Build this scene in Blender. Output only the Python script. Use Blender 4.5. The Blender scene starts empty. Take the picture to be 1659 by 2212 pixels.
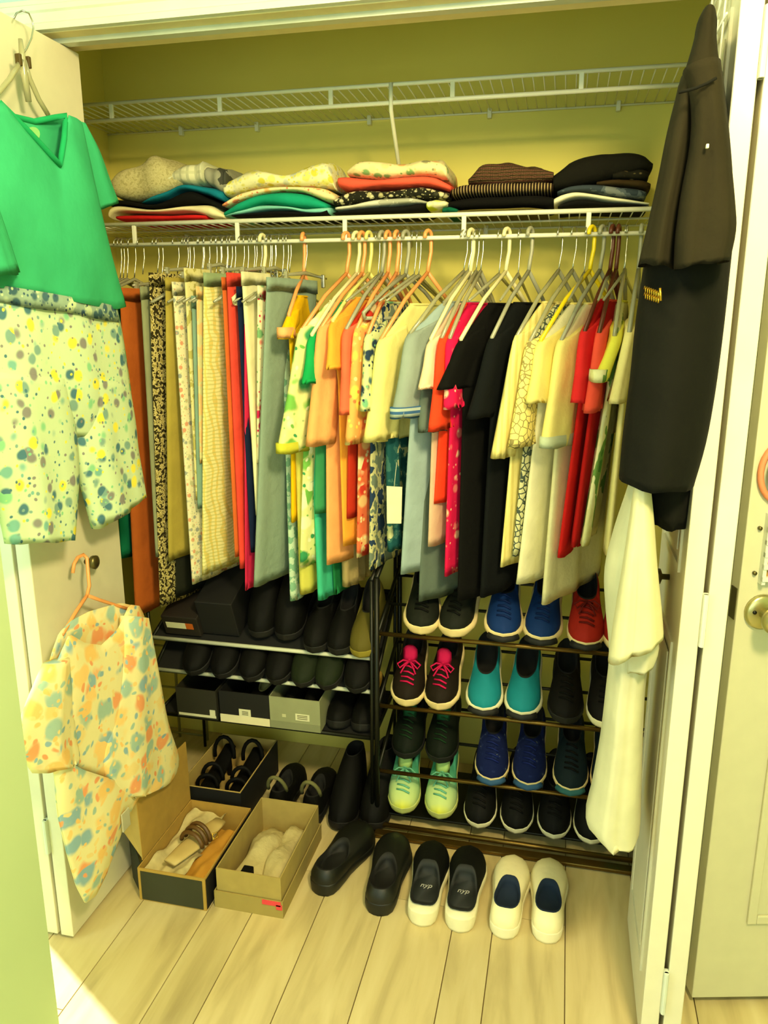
import bpy, bmesh, math, random
from math import sin, cos, pi, radians, sqrt
from mathutils import Vector, Matrix
random.seed(7)
S = bpy.context.scene
COL = S.collection
V = Vector

# ------------------------------------------------------------------ camera
FPX, CXP, CYP, CAMH = 1680.0, 829.5, 1106.0, 1.5
PITCH, YAW = math.atan(416/FPX), radians(13.0)
fw = V((-sin(YAW)*cos(PITCH), cos(YAW)*cos(PITCH), -sin(PITCH)))
rt = V((cos(YAW), sin(YAW), 0)); up = rt.cross(fw)
cam_d = bpy.data.cameras.new('camera'); cam = bpy.data.objects.new('camera', cam_d); COL.objects.link(cam)
cam.matrix_world = Matrix(((rt.x, up.x, -fw.x, 0), (rt.y, up.y, -fw.y, 0), (rt.z, up.z, -fw.z, CAMH), (0, 0, 0, 1)))
cam_d.sensor_fit = 'HORIZONTAL'; cam_d.sensor_width = 36.0; cam_d.lens = FPX/1659*36.0
cam_d.clip_start = 0.02
S.camera = cam

# ------------------------------------------------------------------ world, lights, exposure
w = bpy.data.worlds.new('world'); S.world = w; w.use_nodes = True
w.node_tree.nodes['Background'].inputs[0].default_value = (0.80, 0.95, 1.0, 1)
w.node_tree.nodes['Background'].inputs[1].default_value = 1.0

def light(name, kind, loc, energy, color, size=None, target=None, size_y=None):
    d = bpy.data.lights.new(name, kind); d.energy = energy; d.color = color
    if kind == 'AREA':
        d.size = size
        if size_y: d.shape = 'RECTANGLE'; d.size_y = size_y
        else: d.shape = 'DISK'
    elif kind == 'SUN': d.angle = size
    o = bpy.data.objects.new(name, d); COL.objects.link(o); o.location = loc
    if target is not None:
        o.rotation_euler = (V(target)-V(loc)).to_track_quat('-Z', 'Y').to_euler()
    return o
# patio door daylight from the far left, cool window light behind the photographer, warm ceiling lamp
light('sun', 'SUN', (-4, 3.5, 4), 9.0, (1, 0.97, 0.90), 0.02, (-4+0.258*3.2, 3.5-0.148*3.2, 4-0.68))
light('window_daylight', 'AREA', (0.1, -1.7, 1.45), 34, (0.86, 1.0, 0.90), 2.4, (-0.3, 2.0, 1.1), 1.7)
light('left_fill', 'AREA', (-2.45, 0.0, 1.30), 36, (0.70, 0.92, 1.0), 1.3, (-1.1, 1.5, 1.1), 1.7)  # added unseen cool fill that whitens the left door's edges
light('ceiling_lamp', 'AREA', (0.45, 0.22, 2.32), 42, (1.0, 0.82, 0.44), 0.30, (-0.75, 1.8, 0.8))
light('ceiling_lamp', 'AREA', (-0.45, 0.62, 2.36), 8, (1.0, 0.82, 0.42), 0.20, (0.2, 1.7, 1.6))
S.view_settings.view_transform = 'Standard'; S.view_settings.look = 'None'
S.view_settings.gamma = 1.0; S.view_settings.use_curve_mapping = False
S.view_settings.exposure = 0.19

# ------------------------------------------------------------------ pixel -> point on a plane of the room
def ray(x, y): return fw + rt*((x-CXP)/FPX) - up*((y-CYP)/FPX)
CAM = V((0, 0, CAMH))
def aY(x, y, Y): d = ray(x, y); return CAM + d*(Y/d.y)
def aX(x, y, X): d = ray(x, y); return CAM + d*(X/d.x)
def aZ(x, y, Z=0.0): d = ray(x, y); return CAM + d*((Z-CAMH)/d.z)

# ------------------------------------------------------------------ materials
def lin(c):
    f = lambda v: (v/12.92 if v <= 0.04045 else ((v+0.055)/1.055)**2.4)
    return tuple(f(v/255.0) for v in c[:3]) + (1.0,)
MATS = {}
class NT:
    def __init__(s, name):
        s.m = bpy.data.materials.new(name); s.m.use_nodes = True
        s.t = s.m.node_tree; s.b = s.t.nodes['Principled BSDF']
    def n(s, typ, **kw):
        nd = s.t.nodes.new(typ)
        for k, v in kw.items(): setattr(nd, k, v)
        return nd
    def l(s, a, b): s.t.links.new(a, b)
    def mapped(s, scale=(1, 1, 1), rot=(0, 0, 0), warp=0.0, wscale=6.0):
        tc = s.n('ShaderNodeTexCoord'); mp = s.n('ShaderNodeMapping')
        mp.inputs['Scale'].default_value = scale; mp.inputs['Rotation'].default_value = rot
        s.l(tc.outputs['Object'], mp.inputs[0])
        if warp:
            no = s.n('ShaderNodeTexNoise'); no.inputs['Scale'].default_value = wscale
            s.l(tc.outputs['Object'], no.inputs[0])
            vm = s.n('ShaderNodeVectorMath', operation='MULTIPLY_ADD')
            vm.inputs[1].default_value = (warp,)*3
            s.l(no.outputs['Color'], vm.inputs[0]); s.l(mp.outputs[0], vm.inputs[2])
            return vm.outputs[0]
        return mp.outputs[0]
    def ramp(s, fac, stops, const=False):
        r = s.n('ShaderNodeValToRGB'); cr = r.color_ramp
        if const: cr.interpolation = 'CONSTANT'
        while len(cr.elements) < len(stops): cr.elements.new(0.5)
        for e, (p, c) in zip(cr.elements, stops): e.position = p; e.color = c
        s.l(fac, r.inputs[0]); return r.outputs[0]
    def mix(s, fac, a, b):
        mx = s.n('ShaderNodeMix', data_type='RGBA')
        if isinstance(fac, float): mx.inputs[0].default_value = fac
        else: s.l(fac, mx.inputs[0])
        for sock, v in ((mx.inputs[6], a), (mx.inputs[7], b)):
            if isinstance(v, tuple): sock.default_value = v
            else: s.l(v, sock)
        return mx.outputs[2]
    def soft(s, v, thr):
        m = s.n('ShaderNodeMapRange', interpolation_type='SMOOTHSTEP')
        m.inputs[1].default_value = thr*1.18; m.inputs[2].default_value = thr*0.72
        s.l(v, m.inputs[0]); return m.outputs[0]
    def math(s, op, a, b=0.0):
        m = s.n('ShaderNodeMath', operation=op)
        for i, v in enumerate((a, b)):
            if isinstance(v, (int, float)): m.inputs[i].default_value = v
            else: s.l(v, m.inputs[i])
        return m.outputs[0]

def plain(name, c, rough=0.5, metal=0.0, var=0.04, alpha=None, trans=0.0, scale=25):
    if name in MATS: return MATS[name]
    t = NT(name)
    no = t.n('ShaderNodeTexNoise'); no.inputs['Scale'].default_value = scale
    t.l(t.mapped(), no.inputs[0])
    a = lin(c); d = tuple(v*(1-var*2) for v in a[:3]) + (1,)
    t.l(t.ramp(no.outputs['Fac'], [(0.3, d), (0.7, a)]), t.b.inputs['Base Color'])
    t.b.inputs['Roughness'].default_value = rough; t.b.inputs['Metallic'].default_value = metal
    if trans:
        t.b.inputs['Transmission Weight'].default_value = trans
    MATS[name] = t.m; return t.m

def fab(name, base, kind=None, cols=(), scale=30, thr=0.4, stretch=(1, 1, 1), warp=0.0, rot=(0, 0, 0), rough=0.92, bump=0.25):
    if name in MATS: return MATS[name]
    t = NT(name); b = lin(base); cl = [lin(c) for c in cols]
    col = None
    vec = t.mapped(stretch, rot, warp, 14.0)
    if kind in ('blob', 'flower'):
        vo = t.n('ShaderNodeTexVoronoi'); vo.inputs['Scale'].default_value = scale
        t.l(vec, vo.inputs[0])
        sp = t.n('ShaderNodeSeparateColor'); t.l(vo.outputs['Color'], sp.inputs[0])
        pal = t.ramp(sp.outputs[0], [(i/len(cl), c) for i, c in enumerate(cl)], True)
        m1 = t.soft(vo.outputs['Distance'], thr)
        col = t.mix(m1, b, pal)
        if kind == 'flower':
            v2 = t.n('ShaderNodeTexVoronoi'); v2.inputs['Scale'].default_value = scale*2.3
            t.l(vec, v2.inputs[0])
            s2 = t.n('ShaderNodeSeparateColor'); t.l(v2.outputs['Color'], s2.inputs[0])
            p2 = t.ramp(s2.outputs[1], [(i/len(cl), c) for i, c in enumerate(cl[::-1])], True)
            col = t.mix(t.soft(v2.outputs['Distance'], thr*0.62), col, p2)
    elif kind == 'stripe':
        wv = t.n('ShaderNodeTexWave'); wv.inputs['Scale'].default_value = scale; wv.bands_direction = 'Z'
        wv.inputs['Distortion'].default_value = warp
        t.l(vec, wv.inputs[0]); col = t.mix(t.math('GREATER_THAN', wv.outputs['Fac'], thr), b, cl[0])
    elif kind == 'vstripe':
        wv = t.n('ShaderNodeTexWave'); wv.inputs['Scale'].default_value = scale; wv.bands_direction = 'X'
        t.l(vec, wv.inputs[0]); col = t.mix(t.math('GREATER_THAN', wv.outputs['Fac'], thr), b, cl[0])
    elif kind == 'plaid':
        f = []
        for d in ('X', 'Z'):
            wv = t.n('ShaderNodeTexWave'); wv.inputs['Scale'].default_value = scale; wv.bands_direction = d
            wv.inputs['Distortion'].default_value = 1.0
            t.l(vec, wv.inputs[0]); f.append(t.math('GREATER_THAN', wv.outputs['Fac'], thr))
        col = t.mix(t.math('MULTIPLY', f[0], 0.7), b, cl[0]); col = t.mix(t.math('MULTIPLY', f[1], 0.6), col, cl[-1])
    elif kind == 'speck':
        no = t.n('ShaderNodeTexNoise'); no.inputs['Scale'].default_value = scale; no.inputs['Detail'].default_value = 3
        t.l(vec, no.inputs[0])
        st = [(0.0, b)]
        for i, c in enumerate(cl): st.append((thr+i*0.09, c))
        col = t.ramp(no.outputs['Fac'], st, True)
    elif kind == 'lattice':
        vo = t.n('ShaderNodeTexVoronoi'); vo.feature = 'DISTANCE_TO_EDGE'; vo.inputs['Scale'].default_value = scale
        t.l(vec, vo.inputs[0]); col = t.mix(t.math('LESS_THAN', vo.outputs['Distance'], thr), b, cl[0])
    elif kind == 'aztec':
        wv = t.n('ShaderNodeTexWave'); wv.inputs['Scale'].default_value = scale; wv.bands_direction = 'Z'
        wv.inputs['Distortion'].default_value = 1.5; wv.inputs['Detail Scale'].default_value = 3
        t.l(vec, wv.inputs[0])
        w2 = t.n('ShaderNodeTexWave'); w2.inputs['Scale'].default_value = scale*3.2; w2.bands_direction = 'X'
        t.l(vec, w2.inputs[0])
        col = t.ramp(wv.outputs['Fac'], [(0, b), (0.35, cl[0]), (0.5, cl[1]), (0.62, b), (0.8, cl[2])], True)
        col = t.mix(t.math('GREATER_THAN', w2.outputs['Fac'], 0.5), col, b)
    else:
        no = t.n('ShaderNodeTexNoise'); no.inputs['Scale'].default_value = 9; no.inputs['Detail'].default_value = 4
        t.l(t.mapped(), no.inputs[0]); d = tuple(v*0.86 for v in b[:3]) + (1,)
        col = t.ramp(no.outputs['Fac'], [(0.35, d), (0.65, b)])
    t.l(col, t.b.inputs['Base Color'])
    t.b.inputs['Roughness'].default_value = rough
    t.b.inputs['Specular IOR Level'].default_value = 0.15
    nb = t.n('ShaderNodeTexNoise'); nb.inputs['Scale'].default_value = 22; nb.inputs['Detail'].default_value = 5
    t.l(t.mapped(), nb.inputs[0])
    bp = t.n('ShaderNodeBump'); bp.inputs['Strength'].default_value = bump; bp.inputs['Distance'].default_value = 0.02
    t.l(nb.outputs['Fac'], bp.inputs['Height']); t.l(bp.outputs[0], t.b.inputs['Normal'])
    MATS[name] = t.m; return t.m

WHITE = plain('white_paint', (212, 218, 196), 0.45, var=0.02)
DOORW = plain('door_paint', (222, 216, 182), 0.40, var=0.02)
DOORR = plain('room_door_paint', (204, 200, 160), 0.40, var=0.02)
WALLC = plain('closet_wall_paint', (234, 222, 112), 0.85, var=0.03, scale=3)
WALLG = plain('room_wall_green', (196, 218, 160), 0.85, var=0.03, scale=3)
WALLA = plain('room_wall_aqua', (176, 226, 206), 0.85, var=0.02, scale=3)
CEILW = plain('ceiling_paint', (235, 235, 222), 0.9, var=0.02)
WIREW = plain('white_vinyl_wire', (236, 236, 206), 0.35, var=0.02)
BLACKM = plain('black_metal', (26, 28, 18), 0.4, 0.5)
BRONZE = plain('bronze_metal', (112, 88, 38), 0.3, 0.85)
STEEL = plain('steel', (200, 200, 180), 0.25, 0.9)
BRASS = plain('aged_brass', (112, 104, 62), 0.35, 0.85)
NICKEL = plain('satin_nickel', (196, 188, 130), 0.3, 0.85)
KRAFT = plain('kraft_cardboard', (182, 146, 62), 0.85, var=0.06)
KRAFTL = plain('pale_cardboard', (176, 154, 84), 0.85, var=0.06)
BOXDARK = plain('dark_box_print', (50, 52, 28), 0.7)
BOXBLK = plain('black_box_print', (10, 10, 7), 0.7)
BOXGREY = plain('grey_box_print', (148, 152, 112), 0.7)
LABEL = plain('paper_label', (222, 220, 180), 0.7)
TISSUE = plain('tissue_paper', (214, 200, 140), 0.9, var=0.10, scale=40)
ORANGE = plain('orange_plastic', (246, 164, 92), 0.35)
CREAMP = plain('cream_plastic', (238, 230, 170), 0.35)
YELLOWP = plain('yellow_plastic', (250, 222, 20), 0.35)
LIMEP = plain('lime_cream_plastic', (226, 218, 120), 0.35)
GREYP = plain('grey_plastic', (158, 158, 128), 0.35)
REDP = plain('maroon_plastic', (96, 46, 24), 0.4)
CLEARP = plain('clear_plastic', (206, 204, 160), 0.15, var=0.02, trans=0.55)
HANGCOL = dict(orange=ORANGE, cream=CREAMP, yellow=YELLOWP, lime=LIMEP, grey=GREYP, maroon=REDP, clear=CLEARP)

def floor_mat():
    t = NT('oak_plank')
    oi = t.n('ShaderNodeObjectInfo'); tc = t.n('ShaderNodeTexCoord')
    add = t.n('ShaderNodeVectorMath', operation='MULTIPLY_ADD'); add.inputs[1].default_value = (9, 1.3, 1)
    cmb = t.n('ShaderNodeCombineXYZ'); m = t.math('MULTIPLY', oi.outputs['Random'], 37.0)
    t.l(m, cmb.inputs[0]); t.l(m, cmb.inputs[1])
    t.l(tc.outputs['Object'], add.inputs[0]); t.l(cmb.outputs[0], add.inputs[2])
    n1 = t.n('ShaderNodeTexNoise'); n1.inputs['Scale'].default_value = 2.2; n1.inputs['Detail'].default_value = 7
    n1.inputs['Distortion'].default_value = 0.5
    t.l(add.outputs[0], n1.inputs[0])
    c1 = t.ramp(n1.outputs['Fac'], [(0.25, lin((176, 158, 108))), (0.5, lin((206, 188, 132))), (0.75, lin((218, 202, 148)))])
    tone = t.ramp(oi.outputs['Random'], [(0, (0.90, 0.90, 0.89, 1)), (1, (1.04, 1.03, 1.02, 1))])
    mx = t.n('ShaderNodeMix', data_type='RGBA', blend_type='MULTIPLY'); mx.inputs[0].default_value = 1
    t.l(c1, mx.inputs[6]); t.l(tone, mx.inputs[7]); t.l(mx.outputs[2], t.b.inputs['Base Color'])
    t.b.inputs['Roughness'].default_value = 0.5
    return t.m
OAK = floor_mat()

# ------------------------------------------------------------------ mesh helpers (points in world space)
def obj(name, verts, faces, mat, parent=None, smooth=True, root=None):
    me = bpy.data.meshes.new(name)
    vs = [V(v) for v in verts]
    if parent is not None:
        inv = (root or parent).matrix_basis.inverted(); vs = [inv @ v for v in vs]
    me.from_pydata([tuple(v) for v in vs], [], faces)
    bm = bmesh.new(); bm.from_mesh(me); bmesh.ops.recalc_face_normals(bm, faces=bm.faces[:]); bm.to_mesh(me); bm.free()
    me.materials.append(mat)
    if smooth: me.polygons.foreach_set('use_smooth', [True]*len(me.polygons))
    o = bpy.data.objects.new(name, me); COL.objects.link(o)
    if parent is not None: o.parent = parent
    return o
def thing(name, label, cat, loc, rz=0.0, group=None):
    o = bpy.data.objects.new(name, None); COL.objects.link(o); o.empty_display_size = 0.05
    o.location = loc; o.rotation_euler = (0, 0, rz); o['label'] = label; o['category'] = cat
    if group: o['group'] = group
    return o
def tag(o, label, cat, group=None):
    o['label'] = label; o['category'] = cat
    if group: o['group'] = group
    return o
class MB:
    def __init__(s): s.v = []; s.f = []
    def add(s, vs, fs):
        n = len(s.v); s.v += [V(v) for v in vs]; s.f += [tuple(i+n for i in f) for f in fs]; return s
    def box(s, x0, x1, y0, y1, z0, z1, bev=0.0, M=None):
        if bev <= 0:
            vs = [V((x, y, z)) for z in (z0, z1) for y in (y0, y1) for x in (x0, x1)]
            fs = [(0, 1, 3, 2), (4, 6, 7, 5), (0, 4, 5, 1), (2, 3, 7, 6), (0, 2, 6, 4), (1, 5, 7, 3)]
        else:
            bm = bmesh.new(); bmesh.ops.create_cube(bm, size=1.0)
            for v in bm.verts:
                v.co = V(((x0+x1)/2+v.co.x*(x1-x0), (y0+y1)/2+v.co.y*(y1-y0), (z0+z1)/2+v.co.z*(z1-z0)))
            bmesh.ops.bevel(bm, geom=bm.edges[:], offset=bev, segments=2, affect='EDGES', profile=0.5)
            bm.verts.index_update(); vs = [v.co.copy() for v in bm.verts]; fs = [tuple(v.index for v in f.verts) for f in bm.faces]; bm.free()
        if M is not None: vs = [M @ v for v in vs]
        return s.add(vs, fs)
    def tube(s, pts, r, n=8, caps=True, closed=False):
        pts = [V(p) for p in pts]; m = len(pts); rings = []
        rr = r if isinstance(r, (list, tuple)) else [r]*m
        prev = None
        for i, p in enumerate(pts):
            a = pts[(i-1) % m] if closed else pts[max(i-1, 0)]; b = pts[(i+1) % m] if closed else pts[min(i+1, m-1)]
            t = (b-a)
            if t.length < 1e-9: t = V((0, 0, 1))
            t.normalize()
            if prev is None:
                u = t.cross(V((0, 0, 1)))
                if u.length < 0.1: u = t.cross(V((1, 0, 0)))
            else:
                u = prev - t*prev.dot(t)
                if u.length < 1e-6: u = t.cross(V((0.3, 1, 0.2)))
            u.normalize(); prev = u; q = t.cross(u)
            rings.append([p+(u*cos(2*pi*k/n)+q*sin(2*pi*k/n))*rr[i] for k in range(n)])
        return s.rings(rings, caps and not closed, caps and not closed, closed)
    def rings(s, rings, cap0=True, cap1=True, loop=False):
        n = len(rings[0]); m = len(rings); vs = [p for r in rings for p in r]; fs = []
        for i in range(m if loop else m-1):
            for k in range(n):
                a = i*n+k; b = i*n+(k+1) % n; c = ((i+1) % m)*n+(k+1) % n; d = ((i+1) % m)*n+k
                fs.append((a, b, c, d))
        if cap0: fs.append(tuple(range(n-1, -1, -1)))
        if cap1: fs.append(tuple((m-1)*n+k for k in range(n)))
        return s.add(vs, fs)
    def build(s, name, mat, parent=None, smooth=True, root=None): return obj(name, s.v, s.f, mat, parent, smooth, root)

def cat(rows, sub):
    """Catmull-Rom resampling of a list of equal-length tuples of vectors/floats"""
    if sub <= 1 or len(rows) < 2: return rows
    out = []
    for i in range(len(rows)-1):
        p0 = rows[max(i-1, 0)]; p1 = rows[i]; p2 = rows[i+1]; p3 = rows[min(i+2, len(rows)-1)]
        for k in range(sub):
            t = k/sub; r = []
            for a, b, c, d in zip(p0, p1, p2, p3):
                r.append((b*2+(c-a)*t+(a*2-b*5+c*4-d)*(t*t)+(b*3-a-c*3+d)*(t**3))*0.5)
            out.append(tuple(r))
    out.append(rows[-1]); return out

def cloth(name, rows, nrm, mat, parent, amp=0.006, freq=2.5, ph=None, sub=4, K=26, root=None, cap=True, pw=0.75):
    """flattened tube of cloth: rows of (left point, right point, half thickness) from top to bottom, hanging folds along nrm"""
    ph = random.uniform(0, 6) if ph is None else ph
    rows = cat([(V(l), V(r), float(t)) for l, r, t in rows], sub); nrm = V(nrm).normalized()
    mb = MB(); rings = []; m = len(rows)
    for i, (l, r, t) in enumerate(rows):
        c = (l+r)*0.5; a = (l-r)*0.5; g = i/(m-1)
        A = amp*(0.15+0.85*min(1, g*1.6)); ring = []
        for k in range(K):
            th = 2*pi*k/K; cs, sn = cos(th), sin(th)
            e = abs(sn)**pw*(1 if sn >= 0 else -1)
            off = A*(sin(freq*pi*cs+ph+g*0.9)+0.5*sin(freq*2.3*pi*cs+ph*1.7-g*1.4))*max(0.25, 1-abs(cs)**6)
            ring.append(c+a*cs+nrm*(e*t+off)+V((0, 0, 1))*(0.0018*sin(2*cs*pi+ph) if i == m-1 else 0))
        rings.append(ring)
    # turn the hem in
    l, r, t = rows[-1]; c = (l+r)*0.5
    rings.append([c+(p-c)*0.9+V((0, 0, 0.012)) for p in rings[-1]])
    mb.rings(rings, True, True)
    return mb.build(name, mat, parent, True, root)

# ================================================================== SETTING
def struct(name, mb, mat, parent=None, smooth=False):
    o = mb.build(name, mat, parent, smooth)
    if parent is None: o['kind'] = 'structure'
    return o
YB, XL, XR = 2.42, -1.46, 0.46       # closet back wall and side walls
YF0, YF1, ZH = 1.66, 1.77, 2.10      # wall with the opening, header height
fl = struct('floor', MB().box(-2.6, 1.7, -2.0, YB+0.1, -0.06, -0.006), plain('floor_seam', (128, 108, 62), 0.8))
seams = [-2.55, -2.37, -2.19, -2.02, -1.85, -1.66, -1.50, -1.33, -1.18, -1.02, -0.835, -0.72, -0.555, -0.39, -0.205, -0.105, 0.074, 0.25, 0.36, 0.53, 0.70, 0.88, 1.06, 1.24, 1.42, 1.68]
for i in range(len(seams)-1):
    y = -2.0 + random.uniform(-0.9, 0.0)
    while y < YB:
        L = random.uniform(0.8, 1.25); a, b = max(y, -2.0)+0.001, min(y+L, YB)-0.001
        if b-a > 0.02:
            x0, x1 = seams[i]+0.0013, seams[i+1]-0.0013
            MB().box(x0, x1, a, b, -0.006, 0.0).build('plank', OAK, fl, False)
        y += L
struct('wall_back', MB().box(XL-0.1, XR+0.1, YB, YB+0.1, -0.06, 2.5), WALLC)
struct('wall_left', MB().box(XL-0.1, XL, YF1, YB, -0.06, 2.5), WALLC)
struct('wall_right', MB().box(XR, XR+0.1, YF1, YB, -0.06, 2.5), WALLC)
struct('ceiling', MB().box(-2.7, 1.8, -2.1, YB+0.1, 2.46, 2.56), CEILW)
mb = MB().box(XL-0.2, 0.62, YF0, YF1, ZH+0.012, 2.46)          # header
mb.box(XL-0.2, -1.235, YF0, YF1, -0.06, ZH+0.012).box(0.335, 0.62, YF0, YF1, -0.06, ZH+0.012)
mb.box(-2.6, XL-0.2, YF0, YF1, 2.06, 2.46)                      # above the patio opening
struct('wall_front', mb, WALLA)
struct('wall_outer', MB().box(-2.7, -2.6, -2.1, YF1, -0.06, 2.5), WALLG)
struct('wall_near', MB().box(-1.25, -1.006, 1.0, 1.19, -0.06, 2.46), WALLG)
struct('wall_rear', MB().box(-2.6, 1.7, -2.1, -2.0, -0.06, 2.46), WALLA)
struct('wall_far', MB().box(1.7, 1.8, -2.1, 2.5, -0.06, 2.5).box(0.62, 1.7, 2.4, 2.5, -0.06, 2.5).box(0.56, 0.62, YF1, 2.5, -0.06, 2.5), WALLG)
# head casing with its stepped profile, jamb lining and the door track
mb = MB()
prof = [(0.0, 0.0), (0.020, 0.0), (0.020, 0.012), (0.014, 0.016), (0.014, 0.034), (0.018, 0.038), (0.018, 0.048), (0.011, 0.052), (0.008, 0.062), (0.0, 0.064)]
def casing(x0, x1):
    v = [(x, YF0-p, ZH-0.002+q) for x in (x0, x1) for p, q in prof]; n = len(prof)
    mb.add(v, [(i, (i+1) % n, n+(i+1) % n, n+i) for i in range(n)]+[tuple(range(n)), tuple(range(2*n-1, n-1, -1))])
casing(-1.40, 0.40)
struct('trim_1', mb, WHITE)
struct('trim_2', MB().box(-1.235, 0.335, YF0-0.004, YF1+0.004, ZH-0.004, ZH+0.012), plain('soffit_paint', (226, 212, 150), 0.6))
struct('trim_3', MB().box(-1.22, 0.32, 1.69, 1.715, ZH-0.014, ZH-0.004), plain('track_metal', (206, 214, 190), 0.4, 0.3))
struct('trim_4', MB().box(-1.29, -1.235, YF0-0.016, YF0, 0, ZH).box(0.335, 0.385, YF0-0.016, YF0, 0, ZH), WHITE)

def panel_frame(mb, face, sgn, y0, y1, z0, z1, w=0.014, d=0.005):
    """raised moulding rectangle on a leaf face (plane x = face)"""
    xa, xb = (face-0.0, face+sgn*d)
    xa, xb = min(xa, xb), max(xa, xb)
    mb.box(xa, xb, y0, y0+w, z0, z1).box(xa, xb, y1-w, y1, z0, z1).box(xa, xb, y0+w, y1-w, z0, z0+w).box(xa, xb, y0+w, y1-w, z1-w, z1)
    mb.box(xa, (xa+xb)/2, y0+0.035, y1-0.035, z0+0.035, z1-0.035)
# left bifold (two folded leaves standing out into the room)
d1 = thing('door_1', 'left folding closet door', 'door', (-1.15, 1.58, 0.012)); del d1['label'], d1['category']; d1['kind'] = 'structure'
ZT = 2.085
MB().box(-1.150, -1.115, 1.405, 1.755, 0.012, ZT, 0.002).build('leaf', DOORW, d1, False)
MB().box(-1.194, -1.159, 1.405, 1.755, 0.012, ZT, 0.002).build('leaf', DOORW, d1, False)
for z in (0.25, 1.05, 1.85):
    MB().box(-1.1595, -1.1495, 1.400, 1.412, z, z+0.09).tube([(-1.1545, 1.399, z), (-1.1545, 1.399, z+0.09)], 0.005).build('hinge', WHITE, d1, False)
pk = aX(184, 1213, -1.115)
mb = MB(); mb.tube([(-1.116, pk.y, pk.z), (-1.100, pk.y, pk.z), (-1.096, pk.y, pk.z), (-1.086, pk.y, pk.z), (-1.082, pk.y, pk.z)], [0.006, 0.006, 0.016, 0.017, 0.010], 14)
mb.build('knob', BRASS, d1)
# right bifold
d2 = thing('door_2', 'x', 'door', (0.26, 1.58, 0.012)); del d2['label'], d2['category']; d2['kind'] = 'structure'
mb = MB().box(0.228, 0.263, 1.42, 1.775, 0.012, ZT, 0.002)
lf = mb.build('leaf', DOORW, d2, False)
mb = MB(); panel_frame(mb, 0.2285, -1, 1.475, 1.725, 0.14, 0.90); panel_frame(mb, 0.2285, -1, 1.475, 1.725, 1.04, 1.98)
mb.build('panel_moulding', DOORW, lf, False, d2)
MB().box(0.272, 0.307, 1.42, 1.775, 0.012, ZT, 0.002).build('leaf', DOORW, d2, False)
for z in (0.10, 0.92, 1.86):
    MB().box(0.2625, 0.2725, 1.416, 1.428, z, z+0.10).tube([(0.2675, 1.415, z), (0.2675, 1.415, z+0.10)], 0.005).build('hinge', WHITE, d2, False)
pk2 = aX(1437, 1290, 0.2285); 
MB().tube([(0.228, 1.60, 0.99), (0.214, 1.60, 0.99), (0.210, 1.60, 0.99), (0.200, 1.60, 0.99), (0.197, 1.60, 0.99)], [0.006, 0.006, 0.016, 0.017, 0.009], 14).build('knob', BRASS, d2)
# room door on the far right, a raised panel slab standing ajar
ang = radians(14)
d3 = thing('door_3', 'x', 'door', (0.352, 1.555, 0.018), ang); del d3['label'], d3['category']; d3['kind'] = 'structure'
M3 = d3.matrix_basis.copy()
sl = MB().box(0, 0.78, 0, 0.035, 0, 2.03, 0.002, M3).build('leaf', DOORR, d3, False)
for z0, z1 in ((0.20, 0.80), (1.02, 1.86)):
    for x0, x1 in ((0.10, 0.36), (0.44, 0.70)):
        mb = MB(); w = 0.02
        for a in ((x0, x0+w, z0, z1), (x1-w, x1, z0, z1), (x0+w, x1-w, z0, z0+w), (x0+w, x1-w, z1-w, z1)):
            mb.box(a[0], a[1], -0.007, 0.0, a[2], a[3], 0.002, M3)
        mb.box(x0+0.05, x1-0.05, -0.004, 0, z0+0.05, z1-0.05, 0, M3)
        mb.build('panel_moulding', DOORR, sl, False, d3)
MB().box(-0.0015, 0.001, 0.006, 0.029, 0.905, 0.97, 0, M3).build('latch_plate', BRASS, d3, False)
kz = 0.925; kx = 0.050
kn = MB().tube([M3 @ V((kx, q, kz)) for q in (0.0, -0.006, -0.010, -0.011)], [0.036, 0.036, 0.030, 0.012], 24).build('rosette', NICKEL, d3)
MB().tube([M3 @ V((kx, q, kz)) for q in (-0.010, -0.035, -0.042, -0.048, -0.060, -0.066)], [0.011, 0.011, 0.020, 0.026, 0.026, 0.015], 20).build('knob', NICKEL, d3)
MB().tube([M3 @ V((kx-0.020, q, kz+0.002)) for q in (-0.009, -0.013)], [0.004, 0.004], 8).build('set_screw', BLACKM, d3)

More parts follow.
